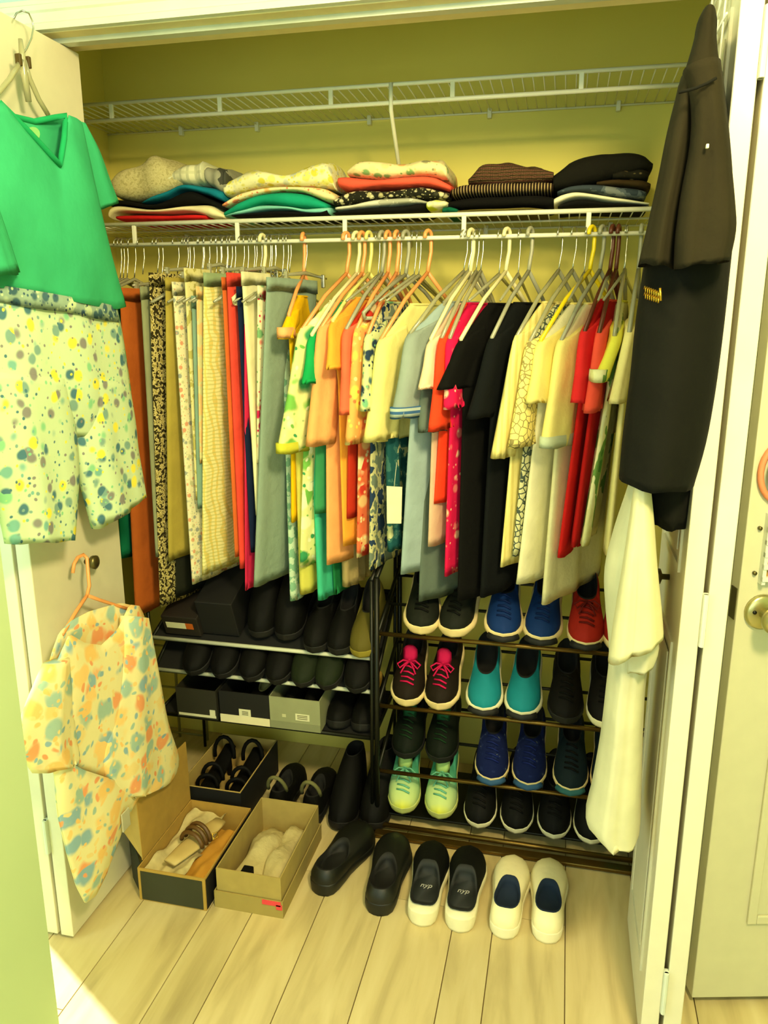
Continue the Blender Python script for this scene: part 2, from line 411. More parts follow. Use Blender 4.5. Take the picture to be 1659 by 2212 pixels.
# ================================================================== wire shelves
def wire_shelf(z, label, struts, pole=False, zl=0.05, fr=0.006):
    t = thing('wire_shelf', label, 'shelf', (-0.5, 2.10, z))
    x0, x1, yf, yb = XL+0.004, XR-0.004, 2.10, YB-0.006
    MB().tube([(x0, yf, z), (x1, yf, z)], fr, 10).build('front_rail', WIREW, t)
    MB().tube([(x0, yf, z-zl), (x1, yf, z-zl)], 0.0055, 10).build('lower_rail', WIREW, t)
    MB().tube([(x0, yb, z-0.004), (x1, yb, z-0.004)], 0.003, 6).build('back_rail', WIREW, t)
    MB().tube([(x0, 2.25, z-0.004), (x1, 2.25, z-0.004)], 0.003, 6).build('middle_rail', WIREW, t)
    for x in struts:
        MB().box(x-0.006, x+0.006, yf-0.004, yf+0.004, z-zl, z, 0.002).build('strut', WIREW, t, False)
    first = None; n = int((x1-x0)/0.026)
    for i in range(n):
        x = x0+0.012+i*0.026
        if first is None:
            first = MB().tube([(x, yf, z+0.003), (x, yb, z-0.001)], 0.0017, 5).build('deck_wire', WIREW, t)
        else:
            c = first.copy(); COL.objects.link(c); c.parent = t; c.location = first.location + V((x-(x0+0.012), 0, 0))
    for x in (-1.2, -0.95, -0.6, -0.25, 0.1, 0.35):
        MB().box(x-0.006, x+0.006, yb-0.012, yb+0.005, z-0.02, z+0.006, 0.002).build('wall_clip', WIREW, t, False)
    if pole:
        MB().tube([(-0.466, 2.094, z+0.002), (-0.466, 2.096, z-0.058), (-0.468, 2.12, z-0.075), (-0.475, YB-0.006, z-0.36)], 0.0055, 8).build('support_brace', WIREW, t)
    return t
wire_shelf(2.072, 'empty white wire shelf high under the closet header', [-1.2495, -0.9305, -0.6244, -0.3109, -0.0017, 0.30], True, 0.042, 0.005)
wire_shelf(1.760, 'white wire shelf carrying the five stacks of folded clothes and the hanging rail', [-1.207, -0.896, -0.591, -0.275, 0.034, 0.33], False, 0.055)

# ================================================================== folded clothes on the lower shelf
def folded(name, label, catg, pts, mat, group, yf=2.115, depth=0.23, crumple=0.0, part=None):
    P = [(aY(x, a, yf), aY(x, b, yf)) for x, a, b in pts]
    rows = cat([(p[0], p[1]) for p in P], 5)
    x0 = rows[0][0].x; x1 = rows[-1][0].x; zc = sum(r[1].z for r in rows)/len(rows)
    root = thing(name, label, catg, ((x0+x1)/2, yf+depth/2, max(1.766, min(r[1].z for r in rows))), 0, group)
    K = 22; rings = []; m = len(rows)
    ph = random.uniform(0, 6)
    for i, (tp, bt) in enumerate(rows):
        g = i/(m-1); e = min(1.0, 4.5*min(g, 1-g)+0.28)
        zt, zb = tp.z, max(bt.z, 1.7665)
        zt = max(zt, zb+0.004)
        h = (zt-zb)/2*(0.55+0.45*e); zm = (zt+zb)/2; ring = []
        dy = depth/2*(0.86+0.14*e)
        for k in range(K):
            th = 2*pi*k/K; cs, sn = cos(th), sin(th)
            yy = -(abs(cs)**0.55)*(1 if cs > 0 else -1)*dy
            zz = (abs(sn)**0.7)*(1 if sn > 0 else -1)*h
            wob = 0.004*sin(5*g*pi+ph)*(1 if cs > 0 else 0)
            cr = crumple*(sin(9*g+ph+3*cs)*0.5+sin(17*g-5*cs+ph)*0.35)*max(0, sn)
            ring.append(V((tp.x, yf+depth/2+yy+wob, max(1.7658, zm+zz+cr))))
        rings.append(ring)
    mb = MB(); mb.rings(rings)
    mb.build('cloth', mat, root)
    return root
K_ = lambda *a: list(a)
F = [
 ('folded_towel', 'red folded cloth wrapped inside the cream one, bottom left of the shelf', (246,461,477),(300,462,477),(380,462,476),(436,459,474), fab('red_terry', (206,30,28)), 'A', 0),
 ('folded_sweater', 'cream folded sweater lying over the red cloth on the shelf', (229,450,478),(250,441,459),(330,451,460),(400,441,457),(450,440,470),(479,458,474), fab('cream_knit', (240,228,170)), 'A', 0),
 ('folded_shirt', 'black folded shirt on top of the cream sweater, leftmost stack', (225,428,447),(260,430,441),(330,438,450),(400,409,441),(440,424,440),(479,440,455), fab('black_cloth', (12,13,9)), 'A', 0),
 ('folded_shirt', 'blue teal folded shirt arched over the black one, leftmost stack', (300,433,440),(350,412,428),(390,396,410),(440,400,420),(476,404,440), fab('teal_blue', (16,120,138)), 'A', 0),
 ('folded_blouse', 'crumpled beige print blouse heaped on top of the leftmost stack', (222,378,425),(250,360,431),(290,345,432),(322,332,428),(360,346,414),(392,365,400), fab('beige_print', (196,186,128), 'speck', [(206,197,140),(182,172,114)], 130, 0.45), 'A', 0.012),
 ('folded_shirt', 'white and grey plaid shirt on top of the leftmost stack', (352,380,400),(375,358,398),(410,345,400),(430,343,398),(442,350,395), fab('plaid_white', (222,220,176), 'plaid', [(176,178,140),(196,196,150)], 14, 0.75), 'A', 0.006),
 ('folded_shirt', 'grey shirt with dark corner at the right of the leftmost stack', (436,352,396),(455,358,408),(476,356,418),(487,364,400), fab('grey_cloth', (150,150,124), 'speck', [(150,150,124),(70,72,60)], 12, 0.5), 'A', 0.006),
 ('folded_shirt', 'black shirt at the very bottom of the yellow floral stack', (497,462,468),(560,455,467),(620,453,466),(690,456,466),(708,444,462), fab('black_cloth2', (10,11,10)), 'B', 0),
 ('folded_shirt', 'pale aqua shirt folded under the teal one in second stack', (480,462,468),(520,452,463),(560,440,456),(620,444,453),(660,448,461),(708,440,466), fab('aqua', (130,206,184)), 'B', 0),
 ('folded_shirt', 'teal green folded shirt arched in the second stack from left', (478,450,470),(520,431,455),(560,415,441),(610,411,445),(660,416,450),(702,434,454), fab('teal_green', (22,158,120)), 'B', 0),
 ('folded_blouse', 'peach and white flowered blouse above the teal shirt', (477,434,450),(520,412,432),(580,402,416),(640,400,412),(690,402,430),(719,412,438), fab('peach_floral', (236,222,160), 'flower', [(240,176,96),(226,130,90),(236,226,170)], 36, 0.42), 'B', 0),
 ('folded_blouse', 'white blouse with yellow flowers on top of second stack', (478,385,430),(520,366,413),(560,362,404),(610,371,402),(660,358,403),(705,346,404),(720,396,412), fab('yellow_floral', (236,232,176), 'flower', [(214,204,70),(230,226,120),(198,202,170)], 40, 0.45), 'B', 0.008),
 ('folded_trousers', 'black trousers at the bottom of the middle stack', (718,455,464),(800,446,462),(880,440,460),(916,432,456), fab('black_cloth3', (13,13,9)), 'C', 0),
 ('folded_shirt', 'silver grey shirt folded low in the middle stack', (722,442,456),(760,439,451),(820,426,447),(880,424,441),(921,430,440), fab('silver_grey', (214,212,186), 'speck', [(176,176,150)], 20, 0.52), 'C', 0),
 ('folded_shirt', 'black and white patterned shirt under the coral one', (718,424,446),(760,407,440),(830,409,430),(900,400,428),(966,408,432), fab('bw_print', (34,34,22), 'flower', [(214,206,160),(60,60,40),(180,172,120)], 60, 0.42), 'C', 0),
 ('folded_shirt', 'bright coral folded shirt in the middle stack', (727,372,408),(760,378,410),(820,384,404),(880,376,402),(930,378,402),(971,392,414), fab('coral', (250,96,70)), 'C', 0),
 ('folded_blouse', 'cream blouse with green and peach motifs topping the middle stack', (746,356,382),(772,342,381),(830,344,386),(880,350,380),(920,340,378),(950,338,384),(964,352,390), fab('cream_motif', (236,222,160), 'flower', [(226,208,140),(130,170,100),(240,180,110),(150,146,100),(232,214,150)], 34, 0.42), 'C', 0.008),
 ('folded_socks', 'small lime and white bundle at right end of the middle stack', (919,431,453),(940,427,452),(966,431,447), fab('lime_white', (236,230,180), 'blob', [(206,216,30)], 22, 0.5), 'C', 0),
 ('folded_scarf', 'small dark green bundle between the middle and striped stacks', (953,447,463),(968,443,462),(988,448,461), fab('dark_green', (12,96,66)), 'C', 0),
 ('folded_trousers', 'olive trousers at the bottom of the striped cardigan stack', (972,452,464),(1050,449,461),(1130,446,457),(1182,449,456), fab('olive', (104,94,40)), 'D', 0),
 ('folded_trousers', 'black trousers folded beneath the dark striped knit', (968,426,454),(1050,421,450),(1130,418,447),(1196,416,450), fab('black_cloth4', (12,11,7)), 'D', 0),
 ('folded_knit', 'dark knit with tan stripes under the top cardigan', (972,400,427),(1010,394,421),(1060,391,420),(1130,389,418),(1196,385,416), fab('tan_stripe_knit', (36,26,14), 'vstripe', [(176,150,100)], 42, 0.80), 'D', 0),
 ('folded_cardigan', 'brown patterned cardigan heaped on top of the fourth stack', (1010,374,402),(1040,349,399),(1080,344,402),(1120,352,399),(1160,352,395),(1196,364,392), fab('aztec_knit', (48,36,18), 'aztec', [(150,124,70),(190,150,110),(110,60,50)], 40), 'D', 0.008),
 ('folded_trousers', 'black trousers at the bottom of the rightmost stack', (1205,441,451),(1250,427,447),(1320,436,446),(1404,440,448), fab('black_cloth5', (13,13,8)), 'E', 0),
 ('folded_trousers', 'white trousers folded in the rightmost stack', (1197,420,447),(1225,414,432),(1260,412,427),(1330,424,437),(1404,432,444), fab('white_cloth', (246,240,196)), 'E', 0),
 ('folded_jeans', 'faded blue denim jeans folded above the white trousers', (1204,407,420),(1260,394,414),(1330,398,425),(1398,404,432), fab('denim_fold', (52,62,66), 'speck', [(84,94,96),(120,126,120)], 24, 0.55), 'E', 0),
 ('folded_shirt', 'dark brown shirt squeezed above the denim jeans', (1290,386,402),(1350,383,402),(1408,386,412), fab('dark_brown', (58,44,18)), 'E', 0),
 ('folded_shirt', 'dark shirt with small gold beads under the black sweater', (1325,366,388),(1360,362,388),(1404,358,392), fab('beaded_black', (30,28,16), 'blob', [(150,130,80),(30,28,16),(30,28,16)], 55, 0.35), 'E', 0),
 ('folded_sweater', 'big black sweater draped on top of the rightmost stack', (1196,366,416),(1240,340,405),(1300,322,394),(1340,322,384),(1390,329,372),(1413,340,368), fab('black_sweater', (20,19,10)), 'E', 0.004),
]
SH = {'A': 'left', 'B': 'second', 'C': 'middle', 'D': 'fourth', 'E': 'right'}
for it in F:
    pts = [q for q in it[2:] if isinstance(q, tuple) and len(q) == 3]
    mt, g, cr = it[-3], it[-2], it[-1]
    folded(it[0], it[1], 'clothes', pts, mt, f'folded clothes in the {SH[g]} stack on the shelf', crumple=cr, yf=2.118 if 'inside' not in it[1] else 2.106)

# ================================================================== hangers
ROD_Y, ROD_Z = 2.10, 1.705
def hook_path(P, d, r=0.016, zs=1.615):
    """shepherd's hook in the plane of d over the rail at P"""
    top = [P + d*(r*cos(a)) + V((0, 0, r*sin(a)+0.004)) for a in [radians(q) for q in (-25, 0, 30, 60, 90, 120, 150, 180, 200)]]
    pts = top[::-1][:]                       # from the far tip over the rail
    stem = [P + d*(r*0.9) + V((0, 0, -0.035)), V((P.x, P.y, 0)) + d*0.004 + V((0, 0, zs+0.02)), V((P.x, P.y, zs))]
    return pts + stem
def tube_hanger(X, d, col, label, L=0.19, drop=0.115, zs=1.615, group='coloured plastic hangers on the rail', r=0.0052, hookmat=None):
    P = V((X, ROD_Y, ROD_Z)); d = V(d).normalized(); m = HANGCOL[col]
    label = label.replace(' a thin strip', '').replace(' in cream and black', '')
    t = thing('hanger', label, 'hanger', (X, ROD_Y, zs), 0, group)
    MB().tube(hook_path(P, d, 0.0145, zs), 0.0018 if hookmat else r, 8).build('hook', hookmat or m, t)
    A = V((X, ROD_Y, zs)); e0 = A-d*L-V((0, 0, drop)); e1 = A+d*L-V((0, 0, drop))
    MB().tube([A, A-d*(L*0.5)-V((0, 0, drop*0.42)), e0, e0-V((0, 0, 0.012))+d*0.006], r, 8).build('shoulder_arm', m, t)
    MB().tube([A, A+d*(L*0.5)-V((0, 0, drop*0.42)), e1, e1-V((0, 0, 0.012))-d*0.006], r, 8).build('shoulder_arm', m, t)
    MB().tube([e0-V((0, 0, 0.012))+d*0.006, e1-V((0, 0, 0.012))-d*0.006], r*0.9, 8).build('trouser_bar', m, t)
    return t
def clip_hanger(X, d, label, L=0.12, zs=1.612, group='clear hangers with thin metal hooks', zb=None):
    P = V((X, ROD_Y, ROD_Z)); d = V(d).normalized()
    label = label.replace(' a thin strip', '').replace(' in cream and black', '')
    t = thing('hanger', label, 'hanger', (X, ROD_Y, zs), 0, group)
    MB().tube(hook_path(P, d, 0.013, zs), 0.0016, 6).build('hook', STEEL, t)
    A = V((X, ROD_Y, zs)); zz = (zb if zb is not None else zs-0.012)
    MB().tube([A-d*L+V((0, 0, zz-zs)), A+V((0, 0, zz-zs+0.010)), A+d*L+V((0, 0, zz-zs))], [0.003, 0.006, 0.003], 8).build('bar', CLEARP, t)
    for s in (-1, 1):
        c = A+d*(s*L*0.85)+V((0, 0, zz-zs))
        MB().box(c.x-0.005, c.x+0.005, c.y-0.007, c.y+0.007, c.z-0.026, c.z+0.010, 0.002).build('clip', CLEARP if s < 0 else STEEL, t, False)
    return t
GARM = []
def rodX(px): return aY(px, 520, ROD_Y).x

# ================================================================== trousers on the left half of the rail
def trousers(name, label, top, bot, mat, depth=0.24, th=0.011, amp=0.004, near=1.95, sx=0.22, hang=True, waist=None, catg='trousers', wb=True, freq=2.0):
    Nt, Nb = aY(top[0], top[1], near), aY(bot[0], bot[1], near)
    d = V((sx, 1, 0)).normalized(); n = V((1, -sx, 0)).normalized()
    X = Nt.x + sx*(ROD_Y-near)
    root = thing(name, label, catg, (X, ROD_Y, Nt.z), 0, 'trousers and skirts hanging on the left of the rail')
    rows = []
    for i in range(6):
        g = i/5; N = Nt.lerp(Nb, g); dd = depth*(0.86+0.14*g)
        rows.append((N, N+d*dd, th*(0.7+0.3*min(1, g*2))))
    cloth('legs', rows, n, mat, root, amp, freq)
    if wb:
        a, b = Nt-d*0.002, Nt+d*(depth*0.86+0.002)
        cloth('waistband', [(a+V((0, 0, 0.004)), b+V((0, 0, 0.004)), th*0.78), (a-V((0, 0, 0.030)), b-V((0, 0, 0.030)), th*0.86)], n, waist or mat, root, 0.0, sub=1)
    GARM.append((X, label.split(' hanging')[0].split(' with')[0].split(',')[0].split(' beside')[0].split(' behind')[0].split(' glimpsed')[0].split(' tucked')[0]))
    if hang:
        clip_hanger(X, d, 'clear clip hanger holding the '+label.split(' hanging')[0].split(' with')[0].split(',')[0].split(' beside')[0].split(' behind')[0], L=depth*0.40, zs=1.625, zb=Nt.z+0.012)
    return root
SPK = fab('leopard', (50,44,18), 'speck', [(206,190,120),(150,136,70)], 120, 0.49)
W_FL = fab('white_floral', (224,218,172), 'flower', [(150,156,140),(214,150,110),(190,190,140)], 60, 0.40)
PLAIDS = fab('sage_plaid', (230,222,150), 'plaid', [(216,190,80),(186,186,104)], 30, 0.70, warp=0.02)
PINKF = fab('pink_floral', (236,226,176), 'flower', [(226,96,84),(206,40,80),(120,170,110)], 34, 0.42)
trousers('trousers', 'teal green trousers glimpsed beside the left folding door', (226,640), (262,1208), fab('teal_pants', (16,116,78)))
trousers('trousers', 'rust orange trousers hanging beside the left folding door', (258,625), (292,1330), fab('rust', (190,98,36)), th=0.014, depth=0.26)
trousers('trousers', 'pale grey green trousers hanging behind the rust pair', (303,622), (336,1205), fab('greygreen', (150,156,116)), depth=0.18)
trousers('trousers', 'leopard print trousers in cream and black, longest on the left', (322,592), (346,1312), SPK, th=0.012)
trousers('trousers', 'dark charcoal trousers hanging right of the khaki pair', (384,640), (380,1292), fab('charcoal', (32,34,22)), th=0.008, near=1.99, depth=0.2)
trousers('trousers', 'khaki olive trousers hanging between charcoal and white floral pairs', (357,602), (364,1212), fab('khaki', (178,160,68)))
trousers('trousers', 'white floral trousers with blue grey sprigs', (372,612), (416,1262), W_FL, th=0.012)
trousers('trousers', 'cream printed trousers with olive marks hanging behind the white floral pair', (398,582), (424,1080), fab('cream_print', (214,206,140), 'speck', [(180,170,90)], 46, 0.55), depth=0.14, th=0.008)
trousers('trousers', 'dusty teal trousers, a narrow strip beside the cream print', (414,642), (428,1100), fab('dusty_teal', (128,160,136)), th=0.007, depth=0.12)
trousers('trousers', 'peach print trousers, a thin strip left of the yellow plaid', (424,622), (432,1000), fab('peach_print', (226,186,120), 'speck', [(206,200,140)], 40, 0.5), th=0.006, depth=0.12)
trousers('trousers', 'yellow and sage plaid trousers, a broad strip left of the coral pair', (440,592), (437,1242), PLAIDS, th=0.012, sx=0.30, waist=fab('sage_waist', (150,170,122)))
trousers('trousers', 'thin rust orange trousers tucked behind the coral pair', (479,602), (508,1205), fab('rust2', (212,104,44)), th=0.008)
trousers('trousers', 'coral red trousers hanging left of the navy pair', (490,592), (519,1228), fab('coral_red', (232,74,56)), th=0.013)
trousers('trousers', 'navy blue trousers hanging between coral and white', (511,622), (541,1195), fab('navy', (20,34,60)), th=0.009)
trousers('trousers', 'plain cream white trousers hanging left of the pink floral', (522,590), (553,1115), fab('cream_white', (232,228,176)), th=0.011, depth=0.15)
trousers('trousers', 'white trousers with pink and red flowers hanging beside the jeans', (557,620), (556,1000), PINKF, th=0.008, depth=0.10)
trousers('skirt', 'magenta skirt with only its hem tip below the coral trousers', (528,700), (530,1275), fab('magenta', (214,40,78)), th=0.006, depth=0.12, hang=False, catg='skirt', wb=False)
trousers('jeans', 'faded blue grey jeans hanging at the right end of the trousers', (577,602), (549,1268), fab('jeans', (140,160,138), 'stripe', [(132,152,130)], 30, 0.6, warp=2), th=0.015, depth=0.27, sx=0.26, catg='jeans', near=1.93)
J = fab('lime_cloth', (214,208,90)); 
trousers('dress', 'pale teal speckled dress with only its hem showing right of the jeans', (610,720), (628,1300), fab('teal_speck', (128,176,140), 'speck', [(190,214,180)], 50, 0.5), hang=False, catg='dress', near=2.0, depth=0.15, wb=False)
trousers('tank_dress', 'lime green dress, hem showing below the green floral top', (632,720), (652,1285), J, hang=False, catg='dress', near=1.97, depth=0.12, th=0.016, wb=False)
trousers('tank_dress', 'bright turquoise dress, hem showing below the peach tops', (664,720), (688,1298), fab('turquoise', (66,190,146)), hang=False, catg='dress', near=1.98, depth=0.14, th=0.014, wb=False)
trousers('tank_dress', 'dark green dress, hem showing right of the turquoise one', (690,720), (722,1285), fab('forest', (30,120,66)), hang=False, catg='dress', near=2.02, depth=0.14, th=0.008, wb=False)
trousers('skirt', 'sheer taupe skirt hanging low behind the orange tops', (735,760), (745,1268), fab('taupe', (170,150,96)), hang=False, catg='skirt', near=2.02, depth=0.18, th=0.02, amp=0.008, freq=4, wb=False)
trousers('skirt', 'dark teal and cream patterned skirt behind the white swing tag', (832,740), (842,1192), fab('tealpat', (30,84,84), 'speck', [(60,110,100),(196,196,140)], 30, 0.52), hang=False, catg='skirt', near=1.98, depth=0.14, th=0.016, wb=False)

# ================================================================== tops on the right half of the rail
def top(name, label, tip, rod, hem, bot, mat, hang='clear', mat2=None, th=0.012, amp=0.005, sw=0.062, freq=2.2, sleeve_mat=None, cuff=None, zs=1.612, near=1.92, hlabel=None, blen=None):
    T = aY(tip[0], tip[1], near); H = aY(hem[0], hem[1], near-0.05); B = aY(bot[0], bot[1], near+0.03)
    X = rodX(rod); C = V((X, ROD_Y, zs))
    d = V((C.x-T.x, C.y-T.y, 0)); L = d.length; d.normalize(); n = V((d.y, -d.x, 0))
    h = zs-T.z
    root = thing(name, label, 'top', (X, ROD_Y, zs), 0, 'tops hanging on the right of the rail')
    N0 = V((T.x, T.y, T.z)) + d*0.025 - V((0, 0, 0.03))
    rows = [(C-d*(L*0.36)-V((0, 0, h*0.36+0.012)), C+d*(L*0.36)-V((0, 0, h*0.36+0.012)), th*0.7),
            (C-d*(L*0.46)-V((0, 0, h*0.44+0.010)), C+d*(L*0.46)-V((0, 0, h*0.44+0.010)), th*0.95),
            (C-d*(L*0.70)-V((0, 0, h*0.68+0.006)), C+d*(L*0.70)-V((0, 0, h*0.68+0.006)), th),
            (C-d*(L*0.94)-V((0, 0, h*0.98)), C+d*(L*0.94)-V((0, 0, h*0.98)), th)]
    m = 5
    for i in range(1, m+1):
        g = i/m; Np = N0.lerp(B, g); wd = 2*L*0.88
        rows.append((Np, Np+d*wd, th*(1+0.25*g)))
    cloth('body', rows, n, mat2 or mat, root, amp, freq, sub=3)
    # neckband and short sleeves (near and far)
    ring = []
    for k in range(14):
        a = 2*pi*k/14; ring.append(C+d*(L*0.37*cos(a))+n*(th*0.75*sin(a))+V((0, 0, -h*0.36-0.012)))
    MB().tube(ring, 0.0035, 6, closed=True).build('neckband', sleeve_mat or mat, root)
    for s in (-1, 1):
        if s < 0: t0, h0 = T, H
        else:
            t0 = C+d*L-V((0, 0, h)); h0 = t0+d*0.03+V((0, 0, H.z-T.z))
        ss = d*s
        r = [(t0-ss*0.105+V((0, 0, h*0.30)), t0-ss*0.035+V((0, 0, 0.022)), th*1.02+0.003),
             (t0-ss*0.120-V((0, 0, 0.01)), t0+ss*0.004, th*1.05+0.004),
             (t0.lerp(h0, 0.5)-ss*(sw*2), t0.lerp(h0, 0.5), th*1.1+0.005),
             (h0-ss*(sw*2), h0, th*1.25+0.005)]
        if s < 0: r = [(b, a, t) for a, b, t in r]
        cloth('sleeve', r, n, sleeve_mat or mat, root, amp*0.8, 1.3, sub=4)
        if cuff and s < 0:
            q = h0; cloth('cuff', [(q+V((0, 0, 0.028)), q-ss*(sw*2)+V((0, 0, 0.028)), th*1.3+0.007), (q, q-ss*(sw*2), th*1.35+0.007)], n, cuff, root, 0.001, 1.3, sub=2)
    short = hlabel or label.split(',')[0].split(' with')[0].split(' hanging')[0].split(' squeezed')[0].split(' among')[0].split(' at the')[0]
    GARM.append((X, short))
    if hang == 'clear': tube_hanger(X, d, 'clear', 'clear hanger holding the '+short, L=L*0.95, drop=h*0.97, zs=zs+0.008, group='clear hangers with thin metal hooks', hookmat=STEEL)
    elif hang: tube_hanger(X, d, hang, f'{hang} hanger holding the '+short, L=L*0.95, drop=h*0.97, zs=zs+0.008)
    return root
GFL = fab('green_floral', (228,228,150), 'flower', [(120,186,80),(60,150,90),(240,240,190)], 20, 0.46, warp=0.05)
OFL = fab('orange_floral', (244,170,90), 'flower', [(250,214,90),(240,120,70),(250,230,150)], 24, 0.45)
RFL = fab('red_floral_body', (226,110,66), 'flower', [(240,190,120),(210,60,40),(236,220,160)], 24, 0.45)
TFL = fab('teal_floral', (206,214,150), 'flower', [(60,100,110),(120,180,130),(40,60,80)], 34, 0.46, warp=0.03)
NVP = fab('navy_print', (110,124,104), 'speck', [(196,192,134),(40,60,84)], 34, 0.46, stretch=(1,1,0.7))
HPF = fab('hotpink_floral', (220,24,74), 'flower', [(240,120,110),(250,190,150),(220,24,74)], 26, 0.34)
LAT = fab('cream_lattice', (244,224,130), 'lattice', [(150,136,80)], 62, 0.06, warp=0.012)
LATB = fab('bw_lattice', (206,204,150), 'lattice', [(70,82,70)], 60, 0.09, warp=0.012)
GMP = fab('green_marble', (222,218,150), 'speck', [(232,228,170),(110,150,70),(70,120,50)], 16, 0.44, stretch=(1,1,0.5))
top('cropped_top', 'mustard yellow top at the left end of the tops', (622,690), 655, (608,732), (632,1130), fab('mustard', (244,192,10)), 'orange', cuff=fab('peach_trim', (246,176,110)), th=0.010, sw=0.045, near=1.93)
top('blouse', 'white and green leaf print blouse with lime trim', (648,722), 748, (600,982), (648,1225), GFL, 'orange', cuff=fab('lime_trim', (206,204,60)), th=0.012)
top('tee', 'bright green t-shirt hanging beside the leaf print blouse', (668,735), 770, (652,830), (680,1112), fab('green_tee', (22,166,84)), 'cream', mat2=fab('green_tee_body', (60,150,92)), th=0.009)
top('tee', 'peach orange t-shirt hanging beside the bright green one', (690,718), 782, (664,966), (707,1222), fab('peach', (250,176,104)), 'orange', th=0.012)
top('tee', 'golden orange t-shirt hanging right of the peach one', (714,704), 797, (706,800), (742,1182), fab('golden', (252,172,58)), 'lime', th=0.009)
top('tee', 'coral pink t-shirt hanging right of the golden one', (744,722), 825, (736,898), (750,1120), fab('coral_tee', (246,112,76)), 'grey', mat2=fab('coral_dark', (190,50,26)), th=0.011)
top('blouse', 'orange and yellow flowered blouse among the warm coloured tops', (767,722), 838, (748,962), (772,1206), OFL, 'orange', mat2=RFL, th=0.011)
top('blouse', 'teal and navy flowered blouse left of the cream one', (792,732), 857, (782,890), (797,1232), TFL, 'orange', mat2=NVP, th=0.011)
top('blouse', 'pale cream blouse hanging on the wide orange hanger', (818,745), 925, (788,955), (812,955), fab('pale_cream', (242,230,140)), 'orange', th=0.012)
top('henley', 'grey blue shirt with a light blue body and striped cuffs', (880,732), 1003, (846,905), (866,1242), fab('grey_blue', (150,164,150)), 'clear', mat2=fab('light_blue', (160,182,176)), cuff=fab('blue_stripe', (170,186,170), 'stripe', [(60,100,140)], 22, 0.5), th=0.014, sw=0.07)
top('long_vest', 'slate grey long top behind the light blue body', (905,760), 1012, (905,935), (905,1300), fab('slate', (96,110,96)), 'clear', th=0.012, near=1.96, sw=0.05)
top('tee', 'pale pink t-shirt left of the red orange one', (926,745), 1018, (905,842), (924,1182), fab('pale_pink', (246,214,170)), 'cream', mat2=fab('pale_pink_body', (220,184,148)), th=0.011)
top('tee', 'red orange t-shirt squeezed beside the pale pink one', (950,742), 1030, (928,932), (938,1090), fab('red_orange', (244,70,34)), 'clear', th=0.010)
top('blouse', 'hot pink flowered blouse left of the black shirts', (968,742), 1040, (962,884), (962,1246), HPF, 'clear', th=0.011)
top('tee', 'black t-shirt hanging right of the hot pink blouse', (990,745), 1095, (946,842), (990,1300), fab('black_tee', (12,12,7)), 'cream', th=0.014, sw=0.08)
top('tee', 'black navy t-shirt hanging left of the cream striped shirt', (1058,742), 1145, (1012,905), (1040,1292), fab('navy_tee', (14,17,15)), 'grey', th=0.016, sw=0.085)
top('shirt', 'cream ribbed shirt with long sleeve left of the lattice blouse', (1112,738), 1210, (1064,992), (1082,1226), fab('cream_rib', (240,226,140), 'vstripe', [(220,204,116)], 24, 0.6), 'clear', th=0.011, sw=0.045)
top('blouse', 'cream blouse with dark lattice leaf print', (1140,750), 1240, (1102,968), (1108,1202), LAT, 'clear', mat2=LATB, th=0.012, sw=0.06)
top('tee', 'pale yellow t-shirt on the bright yellow hanger', (1162,748), 1278, (1138,872), (1116,1264), fab('pale_yellow', (248,230,128)), 'yellow', mat2=fab('soft_white', (238,232,182)), th=0.014, sw=0.075)
top('tee', 'pale yellow t-shirt with light hem left of the red one', (1208,748), 1300, (1172,970), (1172,1306), fab('pale_yellow2', (248,232,134)), 'grey', mat2=fab('soft_white2', (236,228,172)), cuff=fab('mint_hem', (196,206,166)), th=0.014, sw=0.08)
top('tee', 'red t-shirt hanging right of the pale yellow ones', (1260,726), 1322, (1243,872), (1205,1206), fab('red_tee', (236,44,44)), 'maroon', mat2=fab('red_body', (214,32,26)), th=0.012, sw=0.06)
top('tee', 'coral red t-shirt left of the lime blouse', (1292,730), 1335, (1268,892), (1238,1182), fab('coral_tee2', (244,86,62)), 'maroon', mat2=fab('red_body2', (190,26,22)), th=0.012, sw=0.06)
top('blouse', 'lime blouse with green marbled body right of the red shirts', (1326,735), 1354, (1290,826), (1258,1182), fab('lime_blouse', (238,232,80)), 'clear', mat2=GMP, th=0.013, sw=0.05, cuff=GMP)
top('blouse', 'cream blouse at the right end of the rail beside the black jacket', (1358,728), 1384, (1328,872), (1312,1200), fab('cream_blouse', (240,226,150)), 'grey', th=0.012, sw=0.05)
# spare hangers crowding the rail
for px in (253, 260, 268, 284, 344, 404, 412, 446, 462, 471, 486, 502, 531, 544, 582, 590, 607, 617, 816, 864, 895, 905, 1080, 1122, 1266, 1320, 1352):
    X = rodX(px)
    P = V((X, ROD_Y, ROD_Z)); d = V((0.25+random.uniform(-.1, .1), 1, 0)).normalized()
    t = thing('hanger', 'spare thin hooked hanger above the '+min(GARM, key=lambda q: abs(q[0]-X))[1], 'hanger', (X, ROD_Y, 1.612), 0, 'spare clear hangers on the rail')
    MB().tube(hook_path(P, d, 0.013, 1.612), 0.0017, 6).build('hook', STEEL, t)
    MB().tube([V((X, ROD_Y, 1.604))-d*0.17+V((0, 0, -0.06)), V((X, ROD_Y, 1.612)), V((X, ROD_Y, 1.604))+d*0.17+V((0, 0, -0.06))], [0.003, 0.005, 0.003], 6).build('bar', CLEARP, t)
tube_hanger(rodX(567), V((0.2, 1, 0)), 'cream', 'cream plastic hanger above the jeans, alone among thin metal hooks', L=0.15, drop=0.07, zs=1.622)
tube_hanger(rodX(877), V((0.45, 1, 0)), 'grey', 'grey plastic hanger between the two orange ones and the wide orange one', L=0.18, drop=0.10)
